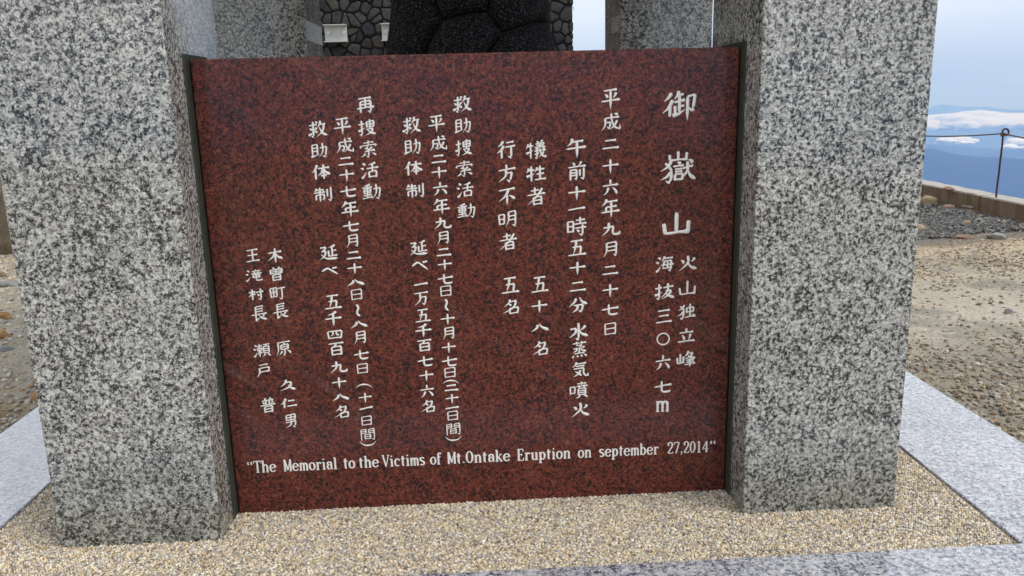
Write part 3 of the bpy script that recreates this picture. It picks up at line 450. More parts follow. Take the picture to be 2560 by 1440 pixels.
# ------------------------------------------------------------------ terrain
def plateau_z(x, y):
    return -.05 + .012 * noise.noise(Vector((x * .7, y * .7, 0))) + .006 * noise.noise(Vector((x * 3, y * 3, 4)))
def ground_sheet():
    # summit yard, then slopes that fall away to the valley floor, out to the horizon
    rings = [0, .6, 1.2, 1.8, 2.4, 3, 3.6, 4.2, 4.8, 5.4, 6, 6.6, 7.2, 8, 9, 10, 11, 12, 13, 14.5, 16, 18, 20, 23, 27, 33, 45, 70, 120, 250, 600, 1200]
    rings += list(np.geomspace(2000, 70000, 90)); na = 300; vs = [(.75, 1, plateau_z(.75, 1))]; fs = []
    for r_ in rings[1:]:
        for k in range(na):
            a = 2 * math.pi * k / na; s_, c_ = math.sin(a), math.cos(a)
            x, y = .75 + r_ * s_, 1 + r_ * c_
            edge = 6.0 / max(s_, .05) if s_ > .05 else 400          # the yard ends at the kerb wall on the right
            edge = min(edge, 17 if c_ > -.5 else 30) if s_ > -.2 else 26
            over = r_ - edge
            if over <= 0:
                z = plateau_z(x, y)
                if x < -3.6: z += (-x - 3.6) ** 1.2 * .42 * (1 + .35 * noise.noise(Vector((x * .5, y * .5, 2)))) * min(1, max(0, (y + 3) / 3))
            else: z = -.05 - min(over * .75, 500 + over * .12)
            if r_ > 600:
                d = r_; az = math.degrees(a)
                n1 = noise.fractal(Vector((x / 3500, y / 3500, 3)), 1, 2, 5)
                rn = lambda w_, o: noise.fractal(Vector((az / w_, o, 0)), .9, 2, 5)
                z0 = -1500 - 200 * min(d / 9000, 1.3)
                h1 = (-.0605 + .0045 * rn(4.5, 1.7)) * 8000
                b1 = math.exp(-((d - 8000) / 1500) ** 2)
                h2 = (-.0555 + .006 * rn(5, 8.3)) * 14000
                b2 = math.exp(-((d - 14000) / 1500) ** 2)
                h3 = (-.0218 + .0065 * rn(3.2, 5.1)) * 27000
                b3 = math.exp(-((d - 27000) / 2500) ** 2)
                base = z0 + 260 * n1 * min(d / 8000, 1)
                far = base + (h1 - z0) * b1 + (h2 - z0) * b2 + (h3 - z0) * b3
                t_ = min((d - 600) / 4000, 1); z = z * (1 - t_) + far * t_ if d < 4600 else far
            vs.append((x, y, z))
    for k in range(na): fs.append((0, 1 + (k + 1) % na, 1 + k))
    for i in range(len(rings) - 2):
        for k in range(na):
            a, b = 1 + i * na + k, 1 + i * na + (k + 1) % na; fs.append((a, b, b + na, a + na))
    me_vs = vs; return me_vs, fs, na, rings
vs, fs, na, rings = ground_sheet()
o = mesh('ground', vs, fs, M['ground'], smooth=True); tag(o, 'sandy gravel summit yard falling away to far wooded slopes', 'ground', kind='structure')
me = o.data; me.materials.append(M['forest'])
far = np.array([1 if (Vector(p_.center[:2]) - Vector((.75, 1))).length > 300 else 0 for p_ in me.polygons], dtype=np.int32); me.polygons.foreach_set('material_index', far)

# clouds lying among the far ranges
def ico(sub=2):
    import bmesh
    bm = bmesh.new(); bmesh.ops.create_icosphere(bm, subdivisions=sub, radius=1); v = [x.co.copy() for x in bm.verts]; f = [tuple(q.index for q in p_.verts) for p_ in bm.faces]; bm.free(); return v, f
def cloud(az0, az1, dist, e0, e1, n, label, seed, big=1.0):
    """a bank of lumpy cumulus heads over a flat base"""
    rr = random.Random(seed); iv, if_ = ico(3); V = []; F = []; hh = (e1 - e0) * dist
    for k in range(n):
        u = (k + rr.random()) / n; az = R(az0 + (az1 - az0) * u); d = dist * rr.uniform(.95, 1.05); env = .35 + .65 * math.sin(math.pi * u) if n < 40 else 1
        h = hh * env * rr.uniform(.25, .62) * big; wd = h * rr.uniform(1.8, 4.2); zb = e0 * dist + rr.uniform(0, .35) * hh * env
        cx, cy, cz = d * math.sin(az), d * math.cos(az), zb + h * .35; b0 = len(V)
        for q in iv:
            s_ = 1 + .30 * noise.fractal(q * 2.2 + Vector((k * 3.7, seed, 0)), .8, 2.2, 4)
            z = q.z * s_ * h; z = max(z, -h * .35) if z < 0 else z; V.append((cx + q.x * s_ * wd, cy + q.y * s_ * wd, cz + z))
        F += [tuple(i + b0 for i in f) for f in if_]
    return tag(mesh('cloud', V, F, M['cloud'], smooth=True), label, 'cloud', kind='structure')
cloud(6, 52, 18000, -.046, -.030, 110, 'long white bank of cloud across the far hazy valley', 12)
cloud(20, 31.4, 24000, -.034, -.0255, 16, 'thin pale cloud below the farthest peaks', 4)
cloud(29.9, 32.2, 11300, -.0590, -.0510, 9, 'small bright cloud puff above the dark ridge', 9)
cloud(33.6, 34.8, 11000, -.0625, -.0540, 5, 'tiny cloud puff right of the iron stake', 3)

# ------------------------------------------------------------------ haze
hz = boxdata(-80000, 80000, -80000, 80000, -2600, 9.5)
ho = mesh('haze', *hz); tag(ho, 'blue haze filling the valleys below the summit', 'haze', kind='stuff')
hm = bpy.data.materials.new('air'); hm.use_nodes = True; ht = hm.node_tree; ht.nodes.clear()
hv = N(ht, 'ShaderNodeVolumePrincipled'); hv.inputs['Density'].default_value = 1.3e-4; hv.inputs['Color'].default_value = (.25, .47, 1.0, 1); hv.inputs['Absorption Color'].default_value = (.78, .76, 1, 1); hv.inputs['Anisotropy'].default_value = 0
hout = N(ht, 'ShaderNodeOutputMaterial'); K(ht, hv.outputs[0], hout.inputs['Volume']); ho.data.materials.append(hm)

# ------------------------------------------------------------------ monument base
bed = box('gravel_bed', (-.687, 2.188, -.385, 2.486, -.12, -.004), M['bed']); tag(bed, 'exposed pebble bed framed by the pale granite kerb', 'gravel bed', kind='structure')
KZ = .003
kz0 = -.14
def kerb(b, label):
    o = box('granite_kerb', b, M['kerb'], bv=.004); tag(o, label, 'kerb', 'granite kerb slabs round the pebble bed'); return o
kerb((-.687, 2.61, -.80, -.3865, kz0, KZ), 'pale polished granite kerb slab along the front of the pebble bed')
kerb((-1.094, -.6885, -.80, 2.90, kz0, KZ), 'pale granite kerb slab left of the left pillar')
kerb((2.1895, 2.612, -.386, 2.90, kz0, KZ), 'pale granite kerb slab right of the right pillar')
kerb((-.687, 2.189, 2.490, 2.90, kz0, KZ), 'pale granite kerb slab at the back behind the rear pillars')

PH = 2.22
def pillar(x0, x1, y0, y1, label):
    cx, cy = (x0 + x1) / 2, (y0 + y1) / 2
    v, f = boxdata(x0 - cx, x1 - cx, y0 - cy, y1 - cy, -.1, PH); o = mesh('granite_pillar', v, f, M['pillar']); o.location = (cx, cy, 0); bevel(o, .004, 2)
    tag(o, label, 'pillar', 'four square granite pillars of the monument'); return o
PL = pillar(-.4533, -.0038, -.1523, .2978, 'left front grey speckled granite pillar, nearest to the camera')
PR = pillar(1.5044, 1.9605, -.1523, .2978, 'right front grey speckled granite pillar beside the mountain view')
PB = pillar(-.4633, -.0143, 1.8061, 2.2531, 'dark rear granite pillar behind the left end of the red panel')
PC = pillar(1.4904, 1.9436, 1.8061, 2.2531, 'rear granite pillar behind the right end of the red panel')
# bracket reflections painted as paler thin plates on the inner sides of the rear pillars
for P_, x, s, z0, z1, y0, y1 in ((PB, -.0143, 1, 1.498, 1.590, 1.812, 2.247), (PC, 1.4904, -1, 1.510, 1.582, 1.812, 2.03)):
    o = box('reflection_plate', (min(x, x + .002 * s), max(x, x + .002 * s), y0, y1, z0, z1), granite('reflection_granite' + str(s), (.60, .60, .58), (.4, .4, .4), (.15, .15, .16), 95, .45, .55))
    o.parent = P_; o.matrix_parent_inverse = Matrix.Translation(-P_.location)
    o['label'] = 'paler plate standing for a bracket reflection on the inner side of the pillar'

o = box('added_slab', (-.90, 2.40, -.28, 2.85, PH + .001, PH + .30), M['pillar'], bv=.01); tag(o, 'unseen granite slab added on the four pillars to shade their inner faces', 'shade_slab')  # unseen slab, added to keep light off the rear pillars and inner faces

# ------------------------------------------------------------------ red panel
PT = empty('memorial_panel', (.75, .06, 0)); tag(PT, 'polished red granite panel with white Japanese and English writing', 'memorial panel')
inv = Matrix.Translation(-PT.location)
def child(o, p_=PT, inv_=None):
    o.parent = p_; o.matrix_parent_inverse = inv if inv_ is None else inv_; return o
child(box('slab', (.004, 1.4965, 0, .12, -.1, 1.3278), M['red'], bv=.004))
for s, x in ((1, -.0038), (-1, 1.5044)):
    xs = sorted((x, x + s * .005)); o = child(box('sealant_strip', (xs[0], xs[1], -.034, .165, -.05, 1.341), M['joint'], bv=.001))
names_ = ['mountain title in large white characters', 'short white column beside the title', 'white column giving the altitude', 'white column giving the date', 'white column giving the time of the eruption', 'white column counting the dead', 'white column counting the missing', 'white search heading, right', 'long white column of search dates, right', 'white column counting the rescuers, right', 'white search heading, left', 'long white column of search dates, left', 'white column counting the rescuers, left', 'white column with town mayor', 'white column with village mayor']
for c_, lb in zip(COLUMNS, names_):
    for a in c_:
        V = []; F = []; glyph(*a, V, F); child(mesh('character', V, F, M['letter']))
for w_, a, b in WORDS:
    V = []; F = []; latin_word(w_, a, b, 129, 167, V, F); child(mesh('word' if w_ != '“' else 'quotation_mark', V, F, M['letter']))

# ------------------------------------------------------------------ polygons with domed tops (stones, cushions)
def clip(poly, a, b):
    """keep the side of the bisector of a-b that is nearer to a"""
    mx_, my_ = (a[0] + b[0]) / 2, (a[1] + b[1]) / 2; nx, ny = b[0] - a[0], b[1] - a[1]; o = []
    for i in range(len(poly)):
        p_, q = poly[i], poly[(i + 1) % len(poly)]; dp = (p_[0] - mx_) * nx + (p_[1] - my_) * ny; dq = (q[0] - mx_) * nx + (q[1] - my_) * ny
        if dp <= 0: o.append(p_)
        if (dp < 0) != (dq < 0) and dp != dq:
            t = dp / (dp - dq); o.append((p_[0] + (q[0] - p_[0]) * t, p_[1] + (q[1] - p_[1]) * t))
    return o
def chaikin(P, n=1, k=.25):
    for _ in range(n):
        o = []
        for i in range(len(P)):
            a, b = P[i], P[(i + 1) % len(P)]
            o.append((a[0] * (1 - k) + b[0] * k, a[1] * (1 - k) + b[1] * k)); o.append((a[0] * k + b[0] * (1 - k), a[1] * k + b[1] * (1 - k)))
        P = o
    return P

# dark stone wall behind the rear pillars
WX0, WX1, WY, WZ1 = -3.4, 1.974, 7.4, 4.2
sw = empty('stone_wall', (-.7, WY + .3, -.05)); tag(sw, 'dark wall of irregular mortared stones behind the black sculpture', 'stone wall')
winv = Matrix.Translation(-sw.location)
child(box('mortar_core', (WX0, WX1 - .012, WY + .012, WY + .7, -.1, WZ1), M['mortar']), sw, winv)
cw, chh = .112, .135; seeds = {}
ni, nj = int((WX1 - WX0) / cw) + 1, int((WZ1 + .1) / chh) + 1
for i in range(-1, ni + 2):
    for j in range(-1, nj + 2):
        seeds[i, j] = (WX0 + (i + .5 + rng.uniform(-.44, .44) + (.5 if j % 2 else 0)) * cw, -.1 + (j + .5 + rng.uniform(-.44, .44)) * chh)
cells = []
for i in range(-1, ni + 1):
    for j in range(nj):
        s_ = seeds[i, j]; poly = [(max(s_[0] - .3, WX0), max(s_[1] - .3, -.1)), (min(s_[0] + .3, WX1), max(s_[1] - .3, -.1)), (min(s_[0] + .3, WX1), min(s_[1] + .3, WZ1)), (max(s_[0] - .3, WX0), min(s_[1] + .3, WZ1))]
        if poly[0][0] >= poly[1][0]: continue
        for di in (-2, -1, 0, 1, 2):
            for dj in (-2, -1, 0, 1, 2):
                q = seeds.get((i + di, j + dj))
                if (di or dj) and q and poly: poly = clip(poly, s_, q)
        if len(poly) >= 3: cells.append((s_, poly))
def stone_geo(s_, poly):
    cx = sum(p_[0] for p_ in poly) / len(poly); cz = sum(p_[1] for p_ in poly) / len(poly)
    sh = []
    for p_ in poly:
        d = math.hypot(p_[0] - cx, p_[1] - cz); k = max(.3, 1 - (.0075 + rng.random() * .006) / max(d, .01)); sh.append((cx + (p_[0] - cx) * k, cz + (p_[1] - cz) * k))
    P = chaikin(sh, 1, rng.choice((.10, .14, .22))); P = [(a + rng.uniform(-.002, .002), b + rng.uniform(-.002, .002)) for a, b in P]
    n = len(P); ht = rng.uniform(.02, .045); V = []; tx, tz = rng.uniform(-.1, .1), rng.uniform(-.1, .1)
    for k, h in ((1, 0), (.985, .62), (.93, .93), (.72, 1.0)):
        for a, b in P: V.append((cx + (a - cx) * k, WY + .014 - ht * h + ((a - cx) * tx + (b - cz) * tz) * (h > .5) + rng.uniform(-.0015, .0015) * (h > .9), cz + (b - cz) * k))
    V.append((cx, WY + .014 - ht * 1.02, cz)); F = []
    for r_ in range(3):
        for i in range(n): a, b = r_ * n + i, r_ * n + (i + 1) % n; F.append((a, b, b + n, a + n))
    for i in range(n): F.append((3 * n + i, 3 * n + (i + 1) % n, 4 * n))
    return V, F
cells.sort(key=lambda c_: (abs(c_[0][0] - .55) * .55) ** 2 + (c_[0][1] - 2.05) ** 2)
SV, SF = [], []
for k, (s_, poly) in enumerate(cells):
    V, F = stone_geo(s_, poly)
    if k < 290: child(mesh('stone', V, F, M['wallstone'], smooth=True), sw, winv)
    else:
        b = len(SV); SV += V; SF += [tuple(i + b for i in f) for f in F]
o = child(mesh('stones', SV, SF, M['wallstone'], smooth=True), sw, winv); o['kind'] = 'stuff'

# white channel brackets bolted on the wall
def bracket(x0, x1, label):
    t = empty('steel_bracket', ((x0 + x1) / 2, WY - .03, 1.95)); tag(t, label, 'bracket', 'white steel channel brackets on the stone wall'); iv = Matrix.Translation(-t.location); y = WY - .05
    child(box('web', (x0, x1, y - .008, y, 1.861, 2.034), M['white_metal']), t, iv)
    child(box('flange', (x0 - .003, x1 + .003, y - .088, y, 2.031, 2.041), M['white_metal'], bv=.001), t, iv)
    child(box('flange', (x0 - .003, x1 + .003, y - .088, y, 1.854, 1.864), M['white_metal'], bv=.001), t, iv)
    child(box('back_block', (x0 + .02, x1 - .02, y, WY + .02, 1.89, 2.01), M['white_metal']), t, iv)
    for bx in (x0 + .046, x1 - .038):
        V, F = tube([(bx, y - .008, 1.955), (bx, y - .014, 1.955)], .023, 12); b = len(V); v2, f2 = tube([(bx, y - .014, 1.955), (bx, y - .034, 1.955)], .018, 6)
        child(mesh('bolt', V + v2, F + [tuple(i + b for i in f) for f in f2], M['bolt']), t, iv)
bracket(-.823, -.576, 'white steel channel bracket with two round bolts beside the rear left pillar')
bracket(-.190, .057, 'white steel channel bracket half hidden by the black sculpture')

# ------------------------------------------------------------------ black sculpture of fitted cushions
scp = empty('black_sculpture', (.77, 1.15, 0)); tag(scp, 'black speckled stone sculpture of bulging cushion blocks fitted together', 'sculpture'); sinv = Matrix.Translation(-scp.location)
CUSH = [
 [(.629,1.660),(.644,1.546),(.666,1.493),(.627,1.437),(.599,1.378),(.582,1.278),(.50,1.25),(.447,1.281),(.450,1.396),(.466,1.495),(.482,1.563),(.50,1.655)],
 [(.644,1.546),(.666,1.493),(.771,1.514),(.825,1.515),(.835,1.556),(.847,1.639),(.79,1.700),(.689,1.700),(.629,1.660)],
 [(.666,1.493),(.771,1.514),(.825,1.515),(.875,1.443),(.827,1.373),(.776,1.274),(.68,1.24),(.582,1.278),(.599,1.378),(.627,1.437)],
 [(.825,1.515),(.875,1.443),(1.006,1.487),(1.049,1.482),(1.062,1.552),(1.045,1.640),(.95,1.67),(.847,1.639),(.835,1.556)],
 [(.875,1.443),(1.006,1.487),(1.049,1.482),(1.072,1.439),(1.088,1.368),(1.095,1.266),(.93,1.22),(.776,1.274),(.827,1.373)],
 [(.447,1.281),(.50,1.25),(.582,1.278),(.68,1.24),(.70,1.08),(.58,.98),(.44,1.00),(.435,1.15)],
 [(.68,1.24),(.776,1.274),(.93,1.22),(.96,1.05),(.84,.95),(.70,1.08)],
 [(.93,1.22),(1.095,1.266),(1.10,1.12),(1.09,.97),(.96,1.05)],
 [(.44,1.00),(.58,.98),(.70,1.08),(.84,.95),(.82,.70),(.64,.62),(.45,.68)],
 [(.84,.95),(.96,1.05),(1.09,.97),(1.10,.66),(.95,.60),(.82,.70)],
 [(.45,.68),(.64,.62),(.82,.70),(.80,.0),(.45,.0)], [(.82,.70),(.95,.60),(1.10,.66),(1.10,.0),(.80,.0)],
 [(.50,1.655),(.629,1.660),(.689,1.700),(.79,1.700),(.80,1.85),(.66,1.93),(.53,1.85)],
 [(.79,1.700),(.847,1.639),(.95,1.67),(1.045,1.640),(1.03,1.82),(.93,1.92),(.80,1.85)],
 [(.66,1.93),(.80,1.85),(.93,1.92),(.88,2.0),(.74,2.02)]]
SXC, SRX, SRY, SYC = .77, .345, .33, 1.18
def s_front(x, z):
    u = max(-1, min(1, (x - SXC) / (SRX + .02 * math.sin(z * 3)))); top = max(0, (z - 1.55) / .62)
    return SYC - SRY * math.sqrt(max(0, 1 - u * u)) * math.sqrt(max(.05, 1 - min(top, .97) ** 2))
def cushion(poly, mirror=False, bulge=.062):
    n0 = len(poly); P = []
    for i in range(n0):
        a, b = poly[i], poly[(i + 1) % n0]; m_ = max(2, int(math.hypot(a[0] - b[0], a[1] - b[1]) / .012))
        for k in range(m_): P.append((a[0] + (b[0] - a[0]) * k / m_, a[1] + (b[1] - a[1]) * k / m_))
    cx = sum(p_[0] for p_ in P) / len(P); cz = sum(p_[1] for p_ in P) / len(P); n = len(P); ks = [1, .99, .975, .95, .91, .86, .79, .7, .6, .48, .34, .18]; V = []; F = []
    sc = min(1, min(max(p_[0] for p_ in P) - min(p_[0] for p_ in P), max(p_[1] for p_ in P) - min(p_[1] for p_ in P)) / .2)
    def pt(x, z, k):
        h = bulge * sc * (1 - k ** 2.8) ** .6
        u = max(-.98, min(.98, (x - SXC) / SRX)); y = s_front(x, z); d = 1 / math.sqrt(1 + (u * SRY / SRX / math.sqrt(1 - u * u)) ** 2)
        nx, ny = u * SRY / SRX / math.sqrt(1 - u * u) * d, -d
        h += .004 * noise.noise(Vector((x * 9, z * 9, 1)))
        y_ = y + ny * h; return (x + nx * h, y_ if not mirror else 2 * SYC - y_, z)
    for k in ks:
        for a, b in P: V.append(pt(cx + (a - cx) * k, cz + (b - cz) * k, k))
    V.append(pt(cx, cz, 0))
    for r_ in range(len(ks) - 1):
        for i in range(n): a, b = r_ * n + i, r_ * n + (i + 1) % n; F.append((a, b, b + n, a + n))
    q = (len(ks) - 1) * n
    for i in range(n): F.append((q + i, q + (i + 1) % n, len(ks) * n))
    if not mirror: F = [f[::-1] for f in F]
    return V, F
for mir in (False, True):
    for poly in CUSH: child(mesh('cushion_block', *cushion(poly, mir), M['lava'], smooth=True), scp, sinv)
V, F = [], []
zz = [0, .4, .8, 1.2, 1.5, 1.7, 1.85, 1.95]
for z in zz:
    k = .93 * math.sqrt(max(.05, 1 - max(0, (z - 1.55) / .62) ** 2))
    for i in range(24): a = 2 * math.pi * i / 24; V.append((SXC + SRX * k * math.cos(a), SYC + SRY * k * math.sin(a), z))
for r_ in range(len(zz) - 1):
    for i in range(24): a, b = r_ * 24 + i, r_ * 24 + (i + 1) % 24; F.append((a, b, b + 24, a + 24))
F.append(tuple(range((len(zz) - 1) * 24, len(zz) * 24))); child(mesh('core', V, F, M['lava']), scp, sinv)

# ------------------------------------------------------------------ kerb wall, iron stake and rope on the right
cwall = empty('concrete_wall', (5.85, 6, -.05)); tag(cwall, 'low rust stained concrete parapet wall at the edge of the drop', 'parapet wall'); cinv = Matrix.Translation(-cwall.location)
def wall_seg(y0, y1, parent, iv, zt0, zt1, xo=0):
    ny = max(2, int((y1 - y0) / .12)); V = []; F = []
    for i in range(ny + 1):
        y = y0 + (y1 - y0) * i / ny; zt = zt0 + (zt1 - zt0) * i / ny; j = lambda s: .006 * noise.noise(Vector((y * 5, s, 3)))
        x0 = 5.765 + xo + .009 * noise.noise(Vector((y * 2, 0, 0))); x1 = 5.98
        for x, z in ((x0, -.3), (x0, zt - .012 + j(1)), (x0 + .012, zt + j(2)), (x1, zt + j(5)), (x1, -.4)): V.append((x, y, z))
    for i in range(ny):
        for k in range(4): a = i * 5 + k; F.append((a, a + 5, a + 6, a + 1))
    F.append((0, 1, 2, 3, 4)); F.append(tuple(ny * 5 + k for k in (4, 3, 2, 1, 0)))
    return child(mesh('wall_section', V, F, M['concrete']), parent, iv)
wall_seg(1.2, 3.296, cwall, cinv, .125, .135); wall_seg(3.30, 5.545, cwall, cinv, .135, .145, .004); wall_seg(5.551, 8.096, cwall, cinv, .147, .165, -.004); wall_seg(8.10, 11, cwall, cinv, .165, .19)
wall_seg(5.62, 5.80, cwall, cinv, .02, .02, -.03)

def stake(y, label, dx=0):
    t = empty('iron_stake', (5.755 + dx, y, -.05)); tag(t, label, 'stake', 'rusty iron stakes carrying the rope'); iv = Matrix.Translation(-t.location); x = 5.757 + dx
    pts = [(x + .003 * math.sin(i), y + .003 * math.cos(i * 1.7), -.12 + (.86 * i / 10)) for i in range(11)]
    child(mesh('rod', *tube(pts, .0092, 8), M['rust'], smooth=True), t, iv)
    zc = pts[-1][2] + .026; ring = [(x + .022 + .030 * math.cos(a) - .0, y + .006 * math.sin(a), zc + .030 * math.sin(a)) for a in np.linspace(0, 2 * math.pi, 20, endpoint=False)]
    child(mesh('ring', *tube(ring, .009, 8, True), M['rust'], smooth=True), t, iv)
    kn = []; kf = []
    for q in range(3):
        rr = [(x + .018 * math.cos(a), y - .002 + .018 * math.sin(a), zc - .034 + .011 * q) for a in np.linspace(0, 2 * math.pi, 12, endpoint=False)]; v_, f_ = tube(rr, .006, 6, True); b = len(kn); kn += v_; kf += [tuple(i + b for i in f) for f in f_]
    child(mesh('rope_knot', kn, kf, M['rope'], smooth=True), t, iv)
    return (x, y, zc - .012)
s1 = stake(5.37, 'rusty iron stake with a ring top in front of the hazy mountains', .06)
s0 = stake(9.1, 'rusty iron stake farther along the wall, hidden behind the right pillar', .06); s2 = stake(1.9, 'rusty iron stake nearer along the wall, right of the picture', .06)
def rope(a, b, label):
    V = []; F = []; n = 420
    for ph in (0, math.pi):
        pts = []
        for i in range(n + 1):
            t = i / n; sag = -.09 * 4 * t * (1 - t); an = t * 240 + ph
            pts.append((a[0] + (b[0] - a[0]) * t + .0038 * math.cos(an), a[1] + (b[1] - a[1]) * t, a[2] + (b[2] - a[2]) * t + sag + .0038 * math.sin(an)))
        v, f = tube(pts, .0042, 5); k = len(V); V += v; F += [tuple(i + k for i in q) for q in f]
    tag(mesh('twisted_rope', V, F, M['rope'], smooth=True), label, 'rope', 'rusty twisted rope between the stakes')
rope(s0, s1, 'thin rusty rope from the ringed stake to behind the right pillar'); rope(s1, s2, 'thin rusty rope running right from the ringed stake')

# ------------------------------------------------------------------ rocks one can pick out
def ico(sub=2):
    import bmesh
    bm = bmesh.new(); bmesh.ops.create_icosphere(bm, subdivisions=sub, radius=1); v = [x.co.copy() for x in bm.verts]; f = [tuple(q.index for q in p_.verts) for p_ in bm.faces]; bm.free(); return v, f
def rock(name, x, y, sx, sy, sz, m, label, seed, rot=0, flat=0, z=None, sub=3, cat='rock', grp='loose rocks on the gravel'):
    v, f = ico(sub); V = []
    cuts = [(Vector((math.cos(a), math.sin(a), u)).normalized(), .62 + .25 * random.Random(seed * 9 + i).random()) for i, (a, u) in enumerate([(seed + i * 1.9, ((i * .37 + seed * .13) % 1.4) - .5) for i in range(9)])]
    for p_ in v:
        q = p_.copy()
        for n_, d in cuts:
            e = q.dot(n_)
            if e > d: q -= n_ * (e - d) * 1.0
        q *= 1 + .16 * noise.fractal(q * 2.1 + Vector((seed, 0, 0)), 1, 2, 4)
        c_, s_ = math.cos(rot), math.sin(rot); q = Vector((q.x * sx, q.y * sy, q.z * sz)); V.append((q.x * c_ - q.y * s_, q.x * s_ + q.y * c_, q.z))
    o = mesh(name, V, f, m); o.location = (x, y, (plateau_z(x, y) if z is None else z) + sz * .45)
    sm = o.data; sm.polygons.foreach_set('use_smooth', [True] * len(sm.polygons)); tag(o, label, cat, grp); return o
rock('rock', 5.60, 6.20, .14, .12, .085, M['rock_tan'], 'large angular tan rock against the parapet wall', 1, .4)
rock('rock', 5.66, 5.88, .08, .08, .045, M['rock_red'], 'reddish rock just right of the large tan rock', 2, .2)
rock('rock', 4.62, 4.80, .30, .10, .045, M['rock_tan'], 'long flat tan rock beside the right pillar', 3, -.1)
rock('rock', 5.12, 4.25, .085, .06, .035, M['rock_grey'], 'flat pale grey rock on the edge of the sand', 4, -.15)
rock('rock', 4.86, 4.30, .11, .05, .022, M['rock_red'], 'low reddish slab left of the flat pale grey rock', 5, -.1)
rock('rock', 5.28, 4.95, .06, .05, .035, M['rock_tan'], 'small tan rock in the middle of the dark gravel', 6, .3)
rock('rock', 5.62, 5.30, .05, .045, .035, M['rock_tan'], 'small tan rock touching the wall left of the stake', 7, .3)
rock('rock', 5.50, 5.12, .07, .05, .03, M['rock_grey'], 'small whitish rock below the tan rock by the stake', 8, .1)
rock('rock', 5.68, 5.55, .05, .07, .035, M['rock_red'], 'small dark red rock in the corner of the wall joint', 9, .1)
rock('rock', 5.66, 4.72, .055, .045, .03, M['rock_tan'], 'small round rock at the wall right of the stake', 10, .1)
rock('rock', 5.72, 6.02, .05, .09, .02, M['rock_red'], 'small reddish stone lying on top of the parapet wall', 11, 0, z=.155)
rock('rock', 3.74, 2.01, .03, .025, .02, M['rock_grey'], 'grey pebble on the smooth sand right of the pillar', 12)
rock('rock', 3.36, 2.63, .024, .02, .017, M['rock_orange'], 'ochre pebble on the smooth sand right of the pillar', 13)
rock('boulder', -4.05, 5.45, .95, .8, .62, M['boulder'], 'big brown boulder at the left edge beyond the gravel', 21, .3, sub=4, cat='boulder', grp=None)
rock('boulder', -5.6, 8.2, .9, .7, .7, M['rock_orange'], 'orange boulder farther back behind the brown boulder', 22, 1, sub=4, cat='boulder', grp=None)
rock('rock', -1.21, 1.24, .05, .035, .028, M['rock_orange'], 'orange stone touching the outer edge of the left kerb', 31, .3)
rock('rock', -1.80, 2.05, .055, .035, .02, M['rock_grey'], 'pale flat stone on the gravel left of the monument', 32, .2)
rock('rock', -1.95, 2.30, .06, .04, .032, M['rock_orange'], 'orange brown stone behind the pale flat stone', 33, .5)
rock('rock', -1.75, 2.45, .045, .035, .03, M['rock_grey'], 'small white stone near the left pillar edge', 34, .8)
rock('rock', -2.65, 3.75, .11, .07, .03, M['rock_grey'], 'flat grey stone near the foot of the brown boulder', 35, .1)
rock('rock', -2.20, 2.75, .09, .05, .03, M['rock_orange'], 'flat orange stone in the middle of the left gravel', 36, -.2)
rock('rock', -2.95, 4.10, .08, .06, .04, M['rock_tan'], 'tan stone at the foot of the brown boulder', 37, .6)

# ------------------------------------------------------------------ loose pebbles and gravel, real grains
def grains(name, P, S, T, mt, label, cat, low=False, flatz=.7, smooth=True):
    """P points, S radii, T colours: one small lumpy stone for each"""
    v, f = ico(1)
    if low: v = [Vector(q) for q in ((1, 0, 0), (-1, 0, 0), (0, 1, 0), (0, -1, 0), (0, 0, 1), (0, 0, -1))]; f = [(0, 2, 4), (2, 1, 4), (1, 3, 4), (3, 0, 4), (2, 0, 5), (1, 2, 5), (3, 1, 5), (0, 3, 5)]
    v = np.array([list(q) for q in v], dtype=np.float32); f = np.array(f, dtype=np.int32)
    n, k = len(P), len(v); jit = 1 + nr.uniform(-.16, .16, (n, k, 1)); sc = nr.uniform(.72, 1.25, (n, 1, 3)); sc[:, :, 2] *= flatz
    W_ = v[None] * jit * sc * S[:, None, None]
    a = nr.uniform(0, 2 * np.pi, n); c_, s_ = np.cos(a)[:, None], np.sin(a)[:, None]
    X = W_[:, :, 0] * c_ - W_[:, :, 1] * s_; Y = W_[:, :, 0] * s_ + W_[:, :, 1] * c_; tz = nr.uniform(-.35, .35, (n, 1)); tw = nr.uniform(-.35, .35, (n, 1)); Z = W_[:, :, 2] + X * tz + Y * tw
    co = np.stack([X, Y, Z], 2) + P[:, None, :]; fi = (f[None] + (np.arange(n) * k)[:, None, None]).reshape(-1, 3)
    me = bpy.data.meshes.new(name); me.vertices.add(n * k); me.vertices.foreach_set('co', co.astype(np.float32).ravel())
    nf = len(fi); me.loops.add(nf * 3); me.polygons.add(nf); me.loops.foreach_set('vertex_index', fi.astype(np.int32).ravel())
    me.polygons.foreach_set('loop_start', np.arange(nf, dtype=np.int32) * 3); me.polygons.foreach_set('use_smooth', np.full(nf, smooth))
    me.update(); at = me.attributes.new('tint', 'FLOAT_COLOR', 'POINT'); col = np.ones((n, k, 4), dtype=np.float32); col[:, :, :3] = T[:, None, :]; at.data.foreach_set('color', col.ravel())
    return tag(link(name, me, mt), label, cat, kind='stuff')
def hexpts(x0, x1, y0, y1, s, jit=.28):
    nx, ny = int((x1 - x0) / s), int((y1 - y0) / (s * .87)); gx, gy = np.meshgrid(np.arange(nx), np.arange(ny))
    X = x0 + (gx + .25 + .5 * (gy % 2)) * s + nr.uniform(-jit, jit, gx.shape) * s; Y = y0 + (gy + .5) * s * .87 + nr.uniform(-jit, jit, gx.shape) * s
    return np.stack([X.ravel(), Y.ravel()], 1)
